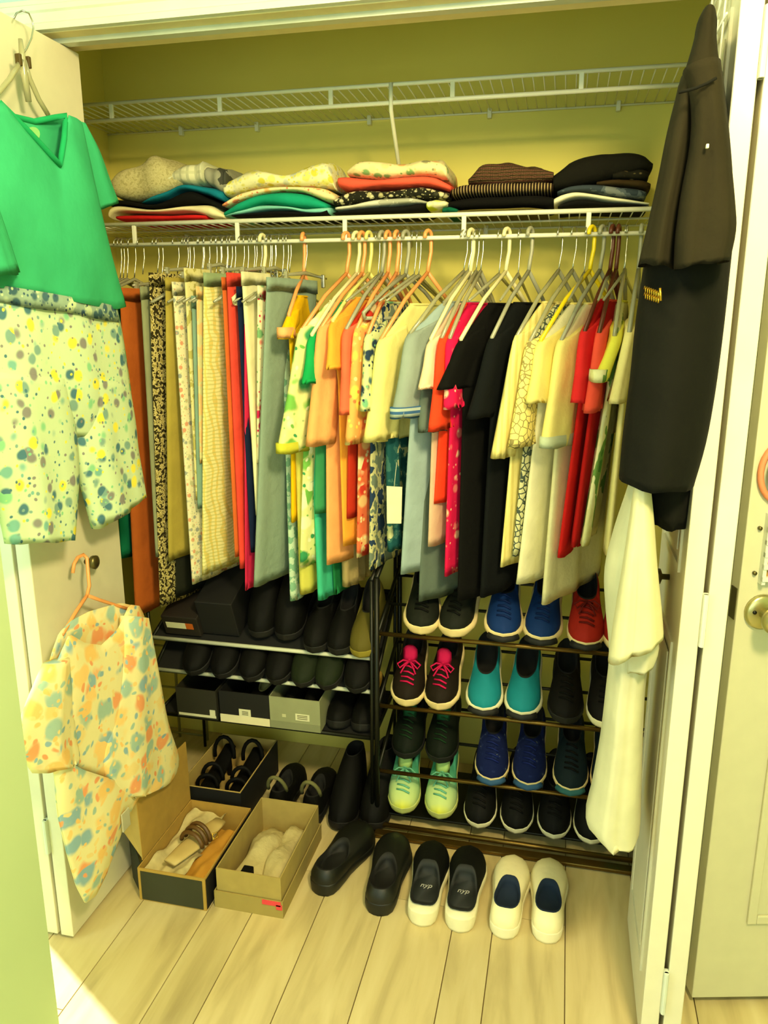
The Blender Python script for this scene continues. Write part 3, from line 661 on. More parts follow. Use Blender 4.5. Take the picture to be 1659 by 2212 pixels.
# white swing tag on the patterned skirt
c = [aY(835, 1050, 1.925), aY(868, 1052, 1.925), aY(866, 1131, 1.925), aY(836, 1131, 1.925)]
mb = MB(); mb.add([p for p in c]+[p+V((0.001, 0.002, 0)) for p in c], [(0, 1, 2, 3), (7, 6, 5, 4), (0, 4, 5, 1), (1, 5, 6, 2), (2, 6, 7, 3), (3, 7, 4, 0)])
tg = thing('swing_tag', 'cream paper swing tag hanging by the light blue shirt', 'tag', tuple((c[0]+c[2])*0.5))
mb.build('card', LABEL, tg, False)
MB().tube([(c[0]+c[1])*0.5, (c[0]+c[1])*0.5+V((0.002, 0.02, 0.06))], 0.0007, 5).build('string', LABEL, tg)

# ================================================================== clothes hung on the folding doors
def rowsX(lst, X, t): return [(aX(l[0], l[1], X), aX(r[0], r[1], X), t) for l, r in lst]
def rowsY(lst, Y, t): return [(aY(l[0], l[1], Y), aY(r[0], r[1], Y), t) for l, r in lst]
def sheet(topP, botP, fn, n, m):
    """grid between two polylines; fn(s, t) gives an offset vector"""
    def samp(P, s):
        q = s*(len(P)-1); i = min(int(q), len(P)-2); return P[i].lerp(P[i+1], q-i)
    vs = []; fs = []
    for j in range(m+1):
        for i in range(n+1):
            s, t = i/n, j/m; vs.append(samp(topP, s).lerp(samp(botP, s), t)+fn(s, t))
    for j in range(m):
        for i in range(n): a = j*(n+1)+i; fs.append((a, a+1, a+n+2, a+n+1))
    return vs, fs
def solid(o, th):
    md = o.modifiers.new('solidify', 'SOLIDIFY'); md.thickness = th; md.offset = 0
    return o
# bright green v-neck
GT = fab('green_vneck', (62,184,124), bump=0.12); GTD = fab('green_vneck_rib', (32,164,98), bump=0.1)
XG = -1.045
gt = thing('v_neck_tee', 'bright green v-neck t-shirt hung over the left folding door', 'top', tuple(aX(90, 240, XG)))
PX = lambda l, X: [aX(a, b, X) for a, b in l]
hem = PX([(-75, 612), (-30, 618), (20, 628), (70, 634), (110, 645), (150, 655), (200, 664), (240, 668), (272, 662)], XG)
front_t = PX([(-95, 262), (-60, 240), (-14, 222), (45, 290), (105, 357), (118, 300), (131, 250), (150, 256), (172, 268)], XG)
back_t = PX([(-95, 262), (-60, 240), (-14, 220), (15, 236), (45, 250), (85, 260), (129, 252), (150, 256), (172, 268)], XG)
def gb(sg):
    def f(s, t):
        e = sqrt(max(0, 1-(2*s-1)**2)); rip = 0.006*sin(9*s+2*t)*t + 0.010*max(0, t-0.72)*sin(22*s)
        side = V((0, (0.030*sin(pi*min(1, t*1.05))*(-(s-0.5)*2 if abs(s-.5) > 0 else 0)), 0))
        return V((sg*(0.006+0.030*e*(0.4+0.6*sin(pi*min(1, t*0.9+0.05)))) + (rip if sg > 0 else -rip*0.4), 0, 0)) + side*0.6
    return f
vs, fs = sheet(front_t, hem, gb(1), 32, 20); v2, f2 = sheet(back_t, hem, gb(-0.55), 32, 20)
k = len(vs); fr = obj('front_panel', vs, fs, GT, gt); solid(fr, 0.002)
bk = obj('back_panel', v2, f2, GT, gt); solid(bk, 0.002)
nb = [aX(-14, 222, XG)+V((.012, 0, 0)), aX(45, 290, XG)+V((.022, 0, 0)), aX(105, 357, XG)+V((.026, 0, 0)), aX(118, 300, XG)+V((.022, 0, 0)), aX(131, 250, XG)+V((.012, 0, 0)),
      aX(85, 262, XG)+V((-.012, 0, 0)), aX(45, 252, XG)+V((-.014, 0, 0)), aX(15, 238, XG)+V((-.012, 0, 0))]
MB().tube([nb[i].lerp(nb[(i+1) % 8], q/3) for i in range(8) for q in range(3)], 0.006, 8, closed=True).build('neckband', GTD, gt)
cloth('sleeve', rowsX([((142, 258), (174, 270)), ((160, 320), (206, 326)), ((176, 400), (230, 388)), ((196, 456), (247, 432))], XG-0.01, 0.022), (1, 0.3, 0), GT, gt, 0.004, 1.2)
cloth('sleeve', rowsX([((-110, 280), (-70, 270)), ((-110, 360), (-50, 350)), ((-100, 470), (-10, 440)), ((-60, 600), (40, 590))], XG+0.03, 0.02), (1, 0.3, 0), GT, gt, 0.006, 1.2)
pr = [aX(70+14*cos(a)*1.1, 290+16*sin(a), XG-0.0085) for a in [i*pi/8 for i in range(16)]]
mb = MB(); mb.add(pr+[p+V((0.0012, 0, 0)) for p in pr], [tuple(range(16)), tuple(range(31, 15, -1))]+[(i, (i+1) % 16, 16+(i+1) % 16, 16+i) for i in range(16)])
q = [aX(68, 306, XG-0.0085), aX(82, 306, XG-0.0085), aX(84, 326, XG-0.0085), aX(74, 326, XG-0.0085)]
mb.add(q+[p+V((0.0012, 0, 0)) for p in q], [(0, 1, 2, 3), (4, 7, 6, 5), (0, 1, 5, 4), (1, 2, 6, 5), (2, 3, 7, 6), (3, 0, 4, 7)])
mb.build('neck_print', fab('neck_print', (150,214,130)), gt, False)
# its clear hanger over the top of the door leaf
hg = thing('hanger', 'clear plastic clip hanger hooked over the left folding door top', 'hanger', tuple(aX(50, 120, -1.06)))
A = aX(44, 110, -1.075)
def hp(x, y, X=-1.075): return aX(x, y, X)
MB().tube([hp(30, 40, -1.10), hp(36, 28, -1.10), hp(48, 23), hp(62, 28), hp(70, 45), hp(72, 60), hp(68, 82), hp(58, 104), hp(50, 116)], 0.0017, 7).build('hook', STEEL, hg)
MB().tube([hp(44, 84), hp(48, 120), hp(52, 160), hp(62, 220)], [0.004, 0.006, 0.007, 0.006], 8).build('stem', CLEARP, hg)
MB().tube([hp(52, 130), hp(64, 170), hp(84, 215), hp(104, 248)], 0.005, 8).build('shoulder_arm', CLEARP, hg)
MB().tube([hp(46, 130), hp(20, 172), hp(-8, 205), hp(-40, 232)], 0.005, 8).build('shoulder_arm', CLEARP, hg)
for (x, y) in ((40, 128), (60, 134)):
    p = hp(x, y); MB().box(p.x-0.006, p.x+0.006, p.y-0.004, p.y+0.004, p.z-0.012, p.z+0.010, 0.002).build('clip', plain('clip_brown', (80,62,10), 0.5), hg, False)
# printed shorts below it
SHP = fab('shorts_print', (204,226,176), 'flower', [(130,168,152),(240,230,80),(140,140,132),(140,206,150),(124,182,164),(80,124,134)], 30, 0.40, warp=0.02, bump=0.1)
XS = -1.055
so = thing('shorts', 'white and green seashell print shorts below the green t-shirt', 'shorts', tuple(aX(120, 640, XS)))
cloth('seat', rowsX([((-45, 618), (248, 672)), ((-50, 700), (262, 745)), ((-45, 830), (280, 880))], XS, 0.030)+rowsX([((-35, 935), (286, 950))], XS, 0.012), (1, 0, 0), SHP, so, 0.006, 3.0, pw=0.6)
cloth('leg', rowsX([((-42, 800), (140, 820)), ((-38, 900), (158, 930)), ((-20, 1000), (163, 1010)), ((0, 1090), (158, 1090)), ((18, 1174), (151, 1166))], XS, 0.033), (1, 0, 0), SHP, so, 0.005, 2.0)
cloth('leg', rowsX([((132, 810), (272, 830)), ((156, 900), (285, 905)), ((160, 960), (292, 970)), ((178, 1040), (301, 1025)), ((205, 1142), (307, 1064))], XS, 0.032), (1, 0, 0), SHP, so, 0.005, 2.0)
cloth('waistband', rowsX([((-46, 612), (247, 664)), ((-47, 650), (253, 700))], XS, 0.037), (1, 0, 0), fab('shorts_waist', (150,176,150), 'flower', [(70,104,112),(200,220,170),(60,90,110)], 40, 0.45), so, 0.001, 6.0, sub=2)
# floral blouse on the orange hanger hung from the knob
BLP = fab('blouse_print', (236,226,164), 'flower', [(244,200,116),(164,194,172),(240,164,106),(238,214,140),(144,180,186),(246,206,126)], 20, 0.52, warp=0.06, bump=0.1)
XBL = -1.045
bl = thing('blouse', 'cream blouse with orange and blue flowers hung from left door knob', 'top', tuple(aX(200, 1390, XBL)))
ft = PX([(106, 1450), (120, 1408), (136, 1368), (170, 1388), (205, 1392), (240, 1360), (268, 1305), (292, 1308), (318, 1360)], XBL)
bt = PX([(106, 1450), (120, 1408), (136, 1368), (165, 1340), (200, 1322), (240, 1310), (268, 1303), (292, 1308), (318, 1360)], XBL)
mid = PX([(100, 1600), (125, 1640), (160, 1660), (190, 1670), (220, 1680), (250, 1690), (280, 1690), (310, 1680), (350, 1640)], XBL)
lowb = PX([(118, 1690), (124, 1760), (146, 1850), (165, 1915), (184, 1950), (205, 1935), (232, 1880), (250, 1800), (262, 1735)], XBL)
vs, fs = sheet(ft, mid, gb(0.8), 30, 14)
v2, f2 = sheet([m.copy() for m in mid], lowb, lambda s, t: V(((0.006+0.024*sqrt(max(0, 1-(2*s-1)**2)))*(1-0.92*t**1.5)*0.9+0.006*sin(14*s)*min(1, t*3)*(1-t), 0, 0)), 30, 12)
solid(obj('front_panel', vs, fs, BLP, bl), 0.002); solid(obj('skirt_panel', v2, f2, BLP, bl), 0.002)
v3, f3 = sheet(bt, lowb, lambda s, t: gb(-0.5)(s, t*0.6)*(1-0.95*t**2), 30, 20); solid(obj('back_panel', v3, f3, BLP, bl), 0.002)
cloth('sleeve', rowsX([((104, 1436), (140, 1420)), ((72, 1500), (150, 1510)), ((46, 1570), (160, 1600)), ((40, 1610), (166, 1630)), ((78, 1672), (163, 1652))], XBL+0.012, 0.022), (1, 0.2, 0), BLP, bl, 0.006, 1.6)
cloth('sleeve', rowsX([((268, 1330), (312, 1336)), ((262, 1420), (334, 1440)), ((240, 1530), (358, 1560)), ((222, 1620), (382, 1640)), ((236, 1692), (362, 1690)), ((282, 1724), (306, 1716))], XBL+0.018, 0.024), (1, 0.2, 0), BLP, bl, 0.006, 1.8)
p = aX(272, 1768, XBL+0.03)
tgc = MB().box(p.x-0.002, p.x+0.002, p.y-0.018, p.y+0.016, p.z-0.028, p.z+0.022, 0.001)
tgc.build('care_label', plain('clear_tag', (226,226,190), 0.2, trans=0.4), bl, False)
oh = thing('hanger', 'orange plastic hanger hung on the left door knob', 'hanger', tuple(aX(188, 1285, -1.065)))
hq = lambda x, y, X=-1.065: aX(x, y, X)
MB().tube([hq(157, 1238, -1.088), hq(160, 1218, -1.088), hq(168, 1204, -1.088), hq(180, 1198, -1.088), hq(188, 1206, -1.082), hq(190, 1235), hq(193, 1265), hq(188, 1286)], 0.0042, 8).build('hook', ORANGE, oh)
MB().tube([hq(188, 1286), hq(165, 1320), hq(140, 1362, -1.055), hq(134, 1372, -1.055)], 0.0042, 8).build('shoulder_arm', ORANGE, oh)
MB().tube([hq(188, 1286), hq(215, 1296), hq(252, 1308, -1.055), hq(285, 1318, -1.05)], 0.0042, 8).build('shoulder_arm', ORANGE, oh)

# black jacket on the right folding door
JK = fab('black_jacket', (37,33,15), bump=0.2); JKD = fab('black_jacket_shaded', (18,18,9), bump=0.15)  # same cloth twice; the second has the body's shade put into its colour
YJ = 1.46
jk = thing('jacket', 'black hooded jacket hanging edge-on against the right folding door', 'jacket', tuple(aY(1500, 300, YJ)))
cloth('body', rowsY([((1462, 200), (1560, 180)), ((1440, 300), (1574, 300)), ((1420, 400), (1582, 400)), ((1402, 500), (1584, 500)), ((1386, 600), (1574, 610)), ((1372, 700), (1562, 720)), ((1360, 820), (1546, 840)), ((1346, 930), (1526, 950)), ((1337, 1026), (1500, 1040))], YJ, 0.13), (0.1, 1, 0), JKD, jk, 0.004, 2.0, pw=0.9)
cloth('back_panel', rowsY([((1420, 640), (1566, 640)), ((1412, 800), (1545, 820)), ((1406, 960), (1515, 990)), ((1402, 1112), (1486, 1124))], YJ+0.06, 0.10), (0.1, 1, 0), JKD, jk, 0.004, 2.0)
cloth('shoulder_yoke', rowsY([((1511, 46), (1545, 44)), ((1503, 62), (1548, 58)), ((1498, 90), (1547, 86)), ((1484, 140), (1551, 130)), ((1462, 206), (1561, 174))], YJ-0.03, 0.07), (0.1, 1, 0), JK, jk, 0.002, 1.2, pw=0.9)
cloth('sleeve', rowsY([((1474, 160), (1557, 138)), ((1490, 240), (1568, 250)), ((1488, 320), (1577, 330)), ((1468, 430), (1588, 440)), ((1457, 520), (1590, 500)), ((1455, 584), (1576, 566))], YJ-0.14, 0.05), (0.1, 1, 0), JK, jk, 0.006, 1.6)
cloth('sleeve', rowsY([((1468, 180), (1510, 170)), ((1440, 290), (1498, 300)), ((1420, 390), (1480, 400)), ((1400, 480), (1464, 490)), ((1378, 574), (1456, 582))], YJ-0.10, 0.06), (0.1, 1, 0), JK, jk, 0.006, 1.6)
MB().tube([aY(x, y, YJ-0.196) for x, y in ((1466, 200), (1482, 196), (1504, 190), (1528, 180), (1548, 168))], 0.0022, 6).build('seam', JKD, jk)
pj = aY(1528, 316, YJ-0.195); MB().box(pj.x-.002, pj.x+.002, pj.y-.003, pj.y+.003, pj.z-.003, pj.z+.003, 0.001).build('lint', LABEL, jk, False)
gc = thing('metal_clip_hanger', 'gold sprung clip pair poking out beside the black jacket', 'hanger', tuple(aY(1410, 633, 1.52)))
for y0, y1 in ((624, 636), (638, 648)):
    a, b = aY(1392, y0, 1.38), aY(1424, y1, 1.30); pts = []
    for i in range(60):
        g = i/59; c = a.lerp(b, g); pts.append(c+V((0, 0.004*cos(g*44), 0.0045*sin(g*44))))
    MB().tube(pts, 0.0012, 5).build('spring', plain('gold', (200,160,50), 0.25, 0.9), gc)
MB().tube([aY(1426, 622, 1.30), aY(1427, 650, 1.30)], 0.002, 6).build('end_bar', MATS['gold'], gc)
# wire hooks over the right folding door
wr = thing('over_door_rack', 'yellow lit white wire rack hooked over the right folding door', 'rack', (0.22, 1.6, 2.0))
for y in (1.50, 1.56, 1.66):
    MB().tube([(0.232, y, ZT+0.004), (0.220, y, ZT+0.004), (0.219, y, ZT-0.02), (0.217, y, 1.90), (0.208, y, 1.88), (0.200, y, 1.90)], 0.0022, 6).build('hook_wire', WIREW, wr)
for z in (2.03, 1.97):
    MB().tube([(0.217, 1.47, z), (0.217, 1.70, z)], 0.0022, 6).build('cross_wire', WIREW, wr)
MB().tube([(0.217, 1.48, 2.04), (0.215, 1.56, 1.99), (0.213, 1.63, 1.92)], 0.002, 6).build('brace_wire', WIREW, wr)
# pale yellow shirt from the knob of the right folding door
YS = fab('butter_tee', (220,212,160), bump=0.12); YS2 = fab('butter_tee_light', (212,208,164), bump=0.1)
YY = 1.50
ys = thing('tee', 'pale butter yellow t-shirt hung low on the right folding door', 'top', tuple(aY(1390, 980, YY)))
cloth('body', rowsY([((1378, 968), (1393, 968)), ((1356, 1050), (1404, 1060)), ((1326, 1140), (1410, 1150)), ((1306, 1225), (1418, 1230)), ((1308, 1300), (1418, 1310)), ((1316, 1400), (1405, 1400)), ((1308, 1490), (1394, 1490)), ((1296, 1590), (1389, 1590)), ((1278, 1690), (1386, 1690)), ((1266, 1748), (1384, 1774)), ((1292, 1778), (1380, 1792))], YY, 0.09), (0.1, 1, 0), YS2, ys, 0.006, 2.2, pw=0.8)
cloth('sleeve', rowsY([((1376, 985), (1398, 985)), ((1362, 1100), (1412, 1110)), ((1346, 1210), (1420, 1220)), ((1328, 1320), (1430, 1320)), ((1313, 1425), (1434, 1376))], YY-0.10, 0.045), (0.1, 1, 0), YS, ys, 0.006, 1.8)
cloth('sleeve', rowsY([((1345, 1370), (1415, 1360)), ((1335, 1410), (1424, 1400)), ((1350, 1440), (1412, 1436))], YY-0.06, 0.04), (0.1, 1, 0), YS2, ys, 0.004, 1.4)

# ================================================================== shoes
WP = [(0, 0.0), (0.012, 0.36), (0.04, 0.58), (0.10, 0.74), (0.25, 0.78), (0.42, 0.76), (0.58, 0.88), (0.72, 1.0), (0.84, 0.94), (0.93, 0.70), (0.975, 0.42), (1, 0.0)]
def wprof(t):
    for (a, b), (c, e) in zip(WP, WP[1:]):
        if t <= c: return b+(e-b)*(t-a)/(c-a)
    return 0
TS = [0, .008, .03, .08, .16, .28, .40, .50, .58, .66, .74, .82, .88, .93, .97, .992, 1]
def shoe(label, loc, rz, upper, sole, lining, L=0.27, W=0.098, tilt=0.0, lace=None, sole_h=0.030, tc=0.56, Hh=0.095, Hs=0.068, Hf=0.088, toe_h=0.055, toecap=None, bow=False, name='sneaker', group=None, tongue=None, logo=None, heeltab=None, bumper=None, t0=0.035, cw=0.66, ce=0.42, heel_in=0.985, flare=1.05):
    root = thing(name, label, 'shoe', loc, rz, group); root.rotation_euler = (tilt, 0, rz)
    M = root.matrix_basis.copy()
    ring = [(t, 1) for t in TS] + [(t, -1) for t in TS[-2:0:-1]]
    def zs(t): return 0.014*max(0, (t-0.72)/0.28)**2
    def op(t, s, k, z): return V((s*wprof(t)*W/2*k, L/2-t*L, z))
    def T(t):                                     # collar opening
        tt = t0+(tc-t0)*t
        wd = cw*W/2*max(0.0, 1-(2*t-1)**2)**ce*(0.78+0.22*(1-t))
        z = Hh+(Hs-Hh)*sin(pi*min(1, t*1.0)/2)**1.2 if t < 0.6 else None
        if t >= 0.6: z = Hs+(Hf-Hs)*((t-0.6)/0.4)**1.2
        return tt, wd, z
    def st(t): return sole_h*(1.15-0.35*t)+zs(t)
    S1 = []
    for k, z in ((0.93, 0.0), (1.0, 0.006), (flare, 0.5), (flare-0.01, 0.88), (0.99, 1.0)):
        S1.append([op(t, s, k, (zs(t)+z if z < 0.01 else st(t)*z+zs(t)*(1-z))) for t, s in ring])
    mb = MB(); mb.rings([[M @ p for p in r] for r in S1]); mb.build('sole', sole, root)
    up_ = []; nu = 8
    for j in range(nu+1):
        u = j/nu; r = []
        for t, s in ring:
            B = op(t, s, 0.985 if t > 0.5 else heel_in+(0.985-heel_in)*(t/0.5)**2, st(t)*0.97); tt, wd, z = T(t)
            if heel_in < 0.98 and t < 0.5: B.y -= 0.030*(1-t/0.5)**2
            Tp = V((s*wd, L/2-tt*L, z))
            kz = (z*0.80 if t < 0.5 else (z*0.80*(1-(t-0.5)*2)+(toe_h*1.25)*(t-0.5)*2))
            C = V((B.x*1.03, B.y, max(kz, st(t))))
            r.append(B*((1-u)**2)+C*(2*u*(1-u))+Tp*(u*u))
        up_.append(r)
    mb = MB(); mb.rings([[M @ p for p in r] for r in up_], False, False)
    uo = mb.build('upper', upper, root)
    Lr = []
    for k, dz in ((1.0, 0.0), (0.93, 0.002), (0.86, -0.018), (0.80, None)):
        r = []
        for t, s in ring:
            tt, wd, z = T(t); ym = L/2-(t0+tc)/2*L; y = L/2-tt*L
            zz = (z+dz) if dz is not None else min(sole_h+0.012, z)
            zz = max(zz, sole_h+0.004) if dz is None else max(zz, min(z, sole_h+0.006))
            r.append(V((s*wd*k, ym+(y-ym)*k, zz)))
        Lr.append(r)
    mb = MB(); mb.rings([[M @ p for p in r] for r in Lr], False, True); mb.build('lining', lining, root)
    def crown(u):                                 # centre line of the vamp, toe (0) to collar (1)
        t = 1; B = op(1, 1, 1, st(1)*0.92); tt, wd, z = T(1); Tp = V((0, L/2-tt*L, z)); C = V((0, B.y, max(toe_h*1.25, st(1))))
        return B*((1-u)**2)+C*(2*u*(1-u))+Tp*(u*u)
    if toecap:
        mb = MB(); rr = []
        for j in range(4):
            u = 0.02+0.36*j/3
            rr.append([M @ (up_p(up_, u, i)*1.012+V((0, 0, 0.001))) for i in range(len(ring)) if ring[i][0] >= 0.82])
        n = len(rr[0]); vs = [p for r in rr for p in r]
        obj('toe_cap', vs, [(j*n+i, j*n+i+1, (j+1)*n+i+1, (j+1)*n+i) for j in range(3) for i in range(n-1)], toecap, root)
    if bumper:
        mb = MB(); mb.tube([M @ (op(t, s, flare*0.995, st(t)*0.55)) for t, s in [(0.93, 1), (0.97, 1), (0.992, 1), (1, 1), (0.992, -1), (0.97, -1), (0.93, -1)]], 0.010, 8).build('toe_bumper', bumper, root)
    if lace:
        mb = MB()
        for i in range(5):
            u = 0.58+0.095*i; c = crown(u); hw = 0.020-0.001*i
            for sg in (-1, 1):
                mb.tube([M @ (c+V((-hw*sg, 0.006*sg, 0.0))), M @ (c+V((0, 0, 0.0055))), M @ (c+V((hw*sg, -0.006*sg, 0.0)))], 0.0026, 6)
        if bow:
            c = crown(0.93)+V((0, 0, 0.008))
            for sg in (-1, 1):
                mb.tube([M @ (c+V((sg*a, b, e))) for a, b, e in ((0, 0, 0), (0.018, -0.004, 0.008), (0.034, -0.014, 0.002), (0.026, -0.022, -0.006), (0.008, -0.008, 0.002), (0, 0, 0))], 0.0026, 6)
                mb.tube([M @ (c+V((sg*a, b, e))) for a, b, e in ((0, 0, 0), (0.012, -0.02, 0.0), (0.022, -0.038, -0.012))], 0.0024, 6)
        mb.build('laces', lace, root)
    if tongue:
        tt, wd, z = T(1); y = L/2-tt*L
        mb = MB(); rr = []
        for yy, zz, ww in ((y-0.012, z-0.006, 0.020), (y+0.004, z+0.014, 0.022), (y+0.012, z+0.032, 0.021), (y+0.015, z+0.040, 0.014)):
            rr.append([M @ V((a*ww, yy+b, zz+0.003*abs(a) * -1)) for a, b in ((-1, 0), (-.5, -.004), (0, -.006), (.5, -.004), (1, 0), (.5, .004), (0, .003), (-.5, .004))])
        mb.rings(rr); mb.build('tongue', tongue, root)
    if heeltab:
        tt, wd, z = T(0)
        mb = MB().box(-0.010, 0.010, L/2-0.014, L/2-0.004, z-0.03, z+0.010, 0.003, M); mb.build('heel_tab', heeltab, root)
    if logo:
        cu = bpy.data.curves.new('logo_print', 'FONT'); cu.body = logo; cu.size = 0.022; cu.extrude = 0.0004; cu.align_x = 'CENTER'; cu.shear = 0.25
        to = bpy.data.objects.new('logo_print', cu); COL.objects.link(to); cu.materials.append(plain('logo_ink', (186,182,170), 0.7))
        bpy.context.view_layer.update()
        me = bpy.data.meshes.new_from_object(to.evaluated_get(bpy.context.evaluated_depsgraph_get()))
        bpy.data.objects.remove(to); to = bpy.data.objects.new('logo_print', me); COL.objects.link(to)
        to.parent = root; to.location = (0, L/2-0.085, sole_h+0.0132); to.rotation_euler = (0, 0, pi)
        to['label'] = 'small white script printed on the insole'
    return root
def up_p(rows, u, i):
    q = u*(len(rows)-1); a = min(int(q), len(rows)-2); return rows[a][i].lerp(rows[a+1][i], q-a)
def shoem(name, c, rough=0.7): return fab(name, c, rough=rough, bump=0.15)
BLK = shoem('shoe_black', (9,9,6)); BLKG = shoem('shoe_black_green', (12,20,10)); CRS = plain('sole_cream', (238,214,150), 0.6); WHS = plain('sole_white', (240,232,186), 0.55)
BLS = plain('sole_black', (10,10,6), 0.7); DLN = plain('lining_dark', (10,10,6), 0.9); NVL = plain('lining_navy', (14,34,56), 0.9)
TILT = radians(20)
TIERS = [(0.628, 1), (0.402, 2), (0.188, 3), (0.036, 4)]
def rack_shoe(label, px, py, tier, upper, sole, lining, rz=0, off=0.0, tilt=TILT, yt=2.005, rackz=None, **kw):
    L = kw.get('L', 0.27); zf = TIERS[tier-1][0] if rackz is None else rackz
    X = aY(px, py, yt).x
    # sole plane rests on the front rail; toe overhangs it slightly
    cy = yt+L/2*cos(tilt); cz = zf+0.007+(cy-2.02)*math.tan(tilt)+off
    return shoe(label, (X+sin(rz)*0.0, cy, cz+0.001), rz, upper, sole, lining, tilt=tilt, **kw)
G1 = 'shoes on the right hand shoe rack'
rack_shoe('black running shoe with flared cream sole, top row left end', 900, 1352, 1, shoem('shoe_slate', (26,29,20)), CRS, DLN, rz=0.10, group=G1, lace=BLK, heeltab=CRS, sole_h=0.036, flare=1.16)
rack_shoe('black running shoe with flared cream sole, second on top row', 988, 1362, 1, shoem('shoe_slate', (26,29,20)), CRS, DLN, rz=-0.12, group=G1, lace=BLK, heeltab=CRS, sole_h=0.036, flare=1.16)
BLU = shoem('shoe_blue', (16,48,100)); 
rack_shoe('royal blue sneaker with cream sole, left one, top row', 1082, 1360, 1, BLU, CRS, DLN, rz=0.05, group=G1, lace=shoem('lace_navy', (14,36,84)), bumper=BLS, sole_h=0.038, flare=1.14)
rack_shoe('royal blue sneaker with cream sole, right one beside the red shoe', 1174, 1370, 1, BLU, CRS, DLN, rz=-0.05, group=G1, lace=MATS['lace_navy'], bumper=BLS, sole_h=0.038, flare=1.14)
REDS = shoem('shoe_red', (160,34,20))
rack_shoe('red sneaker with dark laces, left one, top row', 1266, 1380, 1, REDS, CRS, DLN, group=G1, lace=shoem('lace_dkred', (96,20,14)), bow=True, bumper=BLS, sole_h=0.030)
rack_shoe('red sneaker half hidden by the pale yellow t-shirt', 1344, 1388, 1, REDS, CRS, DLN, group=G1, lace=MATS['lace_dkred'], bow=True, sole_h=0.030)
MAG = shoem('lace_magenta', (206,24,82)); DKB = shoem('shoe_darkbrown', (30,22,11))
rack_shoe('dark sneaker with magenta laces, left end of second row', 872, 1496, 2, DKB, CRS, DLN, rz=0.06, group=G1, lace=MAG, bow=True, tongue=MAG, flare=1.12, sole_h=0.034)
rack_shoe('dark sneaker with magenta laces, beside the teal pair', 950, 1506, 2, DKB, CRS, DLN, rz=-0.03, group=G1, lace=MAG, bow=True, tongue=MAG, flare=1.12, sole_h=0.034)
TEA = shoem('shoe_teal', (26,132,140))
rack_shoe('teal slip-on sneaker, left of the teal pair, second row', 1040, 1522, 2, TEA, WHS, DLN, rz=0.04, group=G1, bumper=BLS, tc=0.68, toe_h=0.052, sole_h=0.036, flare=1.12, cw=0.72)
rack_shoe('teal slip-on sneaker, right of the teal pair, second row', 1130, 1532, 2, TEA, WHS, DLN, rz=-0.03, group=G1, bumper=BLS, tc=0.68, toe_h=0.052, sole_h=0.036, flare=1.12, cw=0.72)
rack_shoe('black sneaker with thin pale sole edge, right of the teal pair', 1222, 1534, 2, shoem('shoe_blackbrown', (16,13,9)), BLS, DLN, group=G1, lace=BLK)
rack_shoe('black sneaker with pale sole, mostly behind the yellow t-shirt', 1308, 1550, 2, MATS['shoe_blackbrown'], WHS, DLN, group=G1, lace=BLK)
rack_shoe('dark green black sneaker, left end of third row', 874, 1640, 3, BLKG, BLS, DLN, group=G1, lace=shoem('lace_green', (22,52,26)), tongue=shoem('tongue_green', (26,84,54)), yt=2.05)
rack_shoe('dark green black sneaker, second on third row', 948, 1650, 3, BLKG, BLS, DLN, group=G1, lace=MATS['lace_green'], tongue=MATS['tongue_green'], yt=2.05)
COB = fab('shoe_cobalt', (13,24,66), 'speck', [(24,36,80),(96,104,100)], 40, 0.58)
rack_shoe('cobalt blue mesh sneaker with grey toe, left one, third row', 1056, 1682, 3, COB, CRS, DLN, rz=0.05, group=G1, lace=shoem('lace_cobalt', (20,34,96)), bumper=shoem('bump_blue', (50,86,120)))
rack_shoe('cobalt blue mesh sneaker with grey toe, right one, third row', 1142, 1692, 3, COB, CRS, DLN, rz=-0.02, group=G1, lace=MATS['lace_cobalt'], bumper=MATS['bump_blue'])
NVT = shoem('shoe_navyteal', (16,30,34))
rack_shoe('navy sneaker with teal toe bumper, right of the cobalt pair', 1232, 1700, 3, NVT, CRS, DLN, group=G1, lace=BLK, bumper=shoem('bump_teal', (50,100,100)))
rack_shoe('navy sneaker behind the hem of the pale yellow t-shirt', 1316, 1706, 3, NVT, CRS, DLN, group=G1, lace=BLK, bumper=MATS['bump_teal'])
def mint_mat():
    t = NT('shoe_mint'); tc = t.n('ShaderNodeTexCoord'); sp = t.n('ShaderNodeSeparateXYZ'); t.l(tc.outputs['Object'], sp.inputs[0])
    mr = t.n('ShaderNodeMapRange'); mr.inputs[1].default_value = -0.135; mr.inputs[2].default_value = 0.03; t.l(sp.outputs[1], mr.inputs[0])
    t.l(t.ramp(mr.outputs[0], [(0.0, lin((226,226,60))), (0.12, lin((196,214,130))), (0.45, lin((170,206,140))), (0.6, lin((84,176,132))), (1, lin((64,160,124)))]), t.b.inputs['Base Color'])
    t.b.inputs['Roughness'].default_value = 0.8; return t.m
MINT = mint_mat(); MLC = shoem('lace_mint', (112,190,156)); MSO = plain('sole_mint', (206,212,120), 0.6); MTG = shoem('tongue_mint', (188,226,136))
rack_shoe('mint running shoe with lime toe, left one, bottom row', 860, 1792, 4, MINT, MSO, DLN, rz=0.10, group=G1, lace=MLC, bow=True, tongue=MTG, sole_h=0.032, off=0.012)
rack_shoe('mint running shoe with lime toe, right one, bottom row', 944, 1806, 4, MINT, MSO, DLN, rz=0.04, group=G1, lace=MLC, bow=True, tongue=MTG, sole_h=0.032, off=0.012)
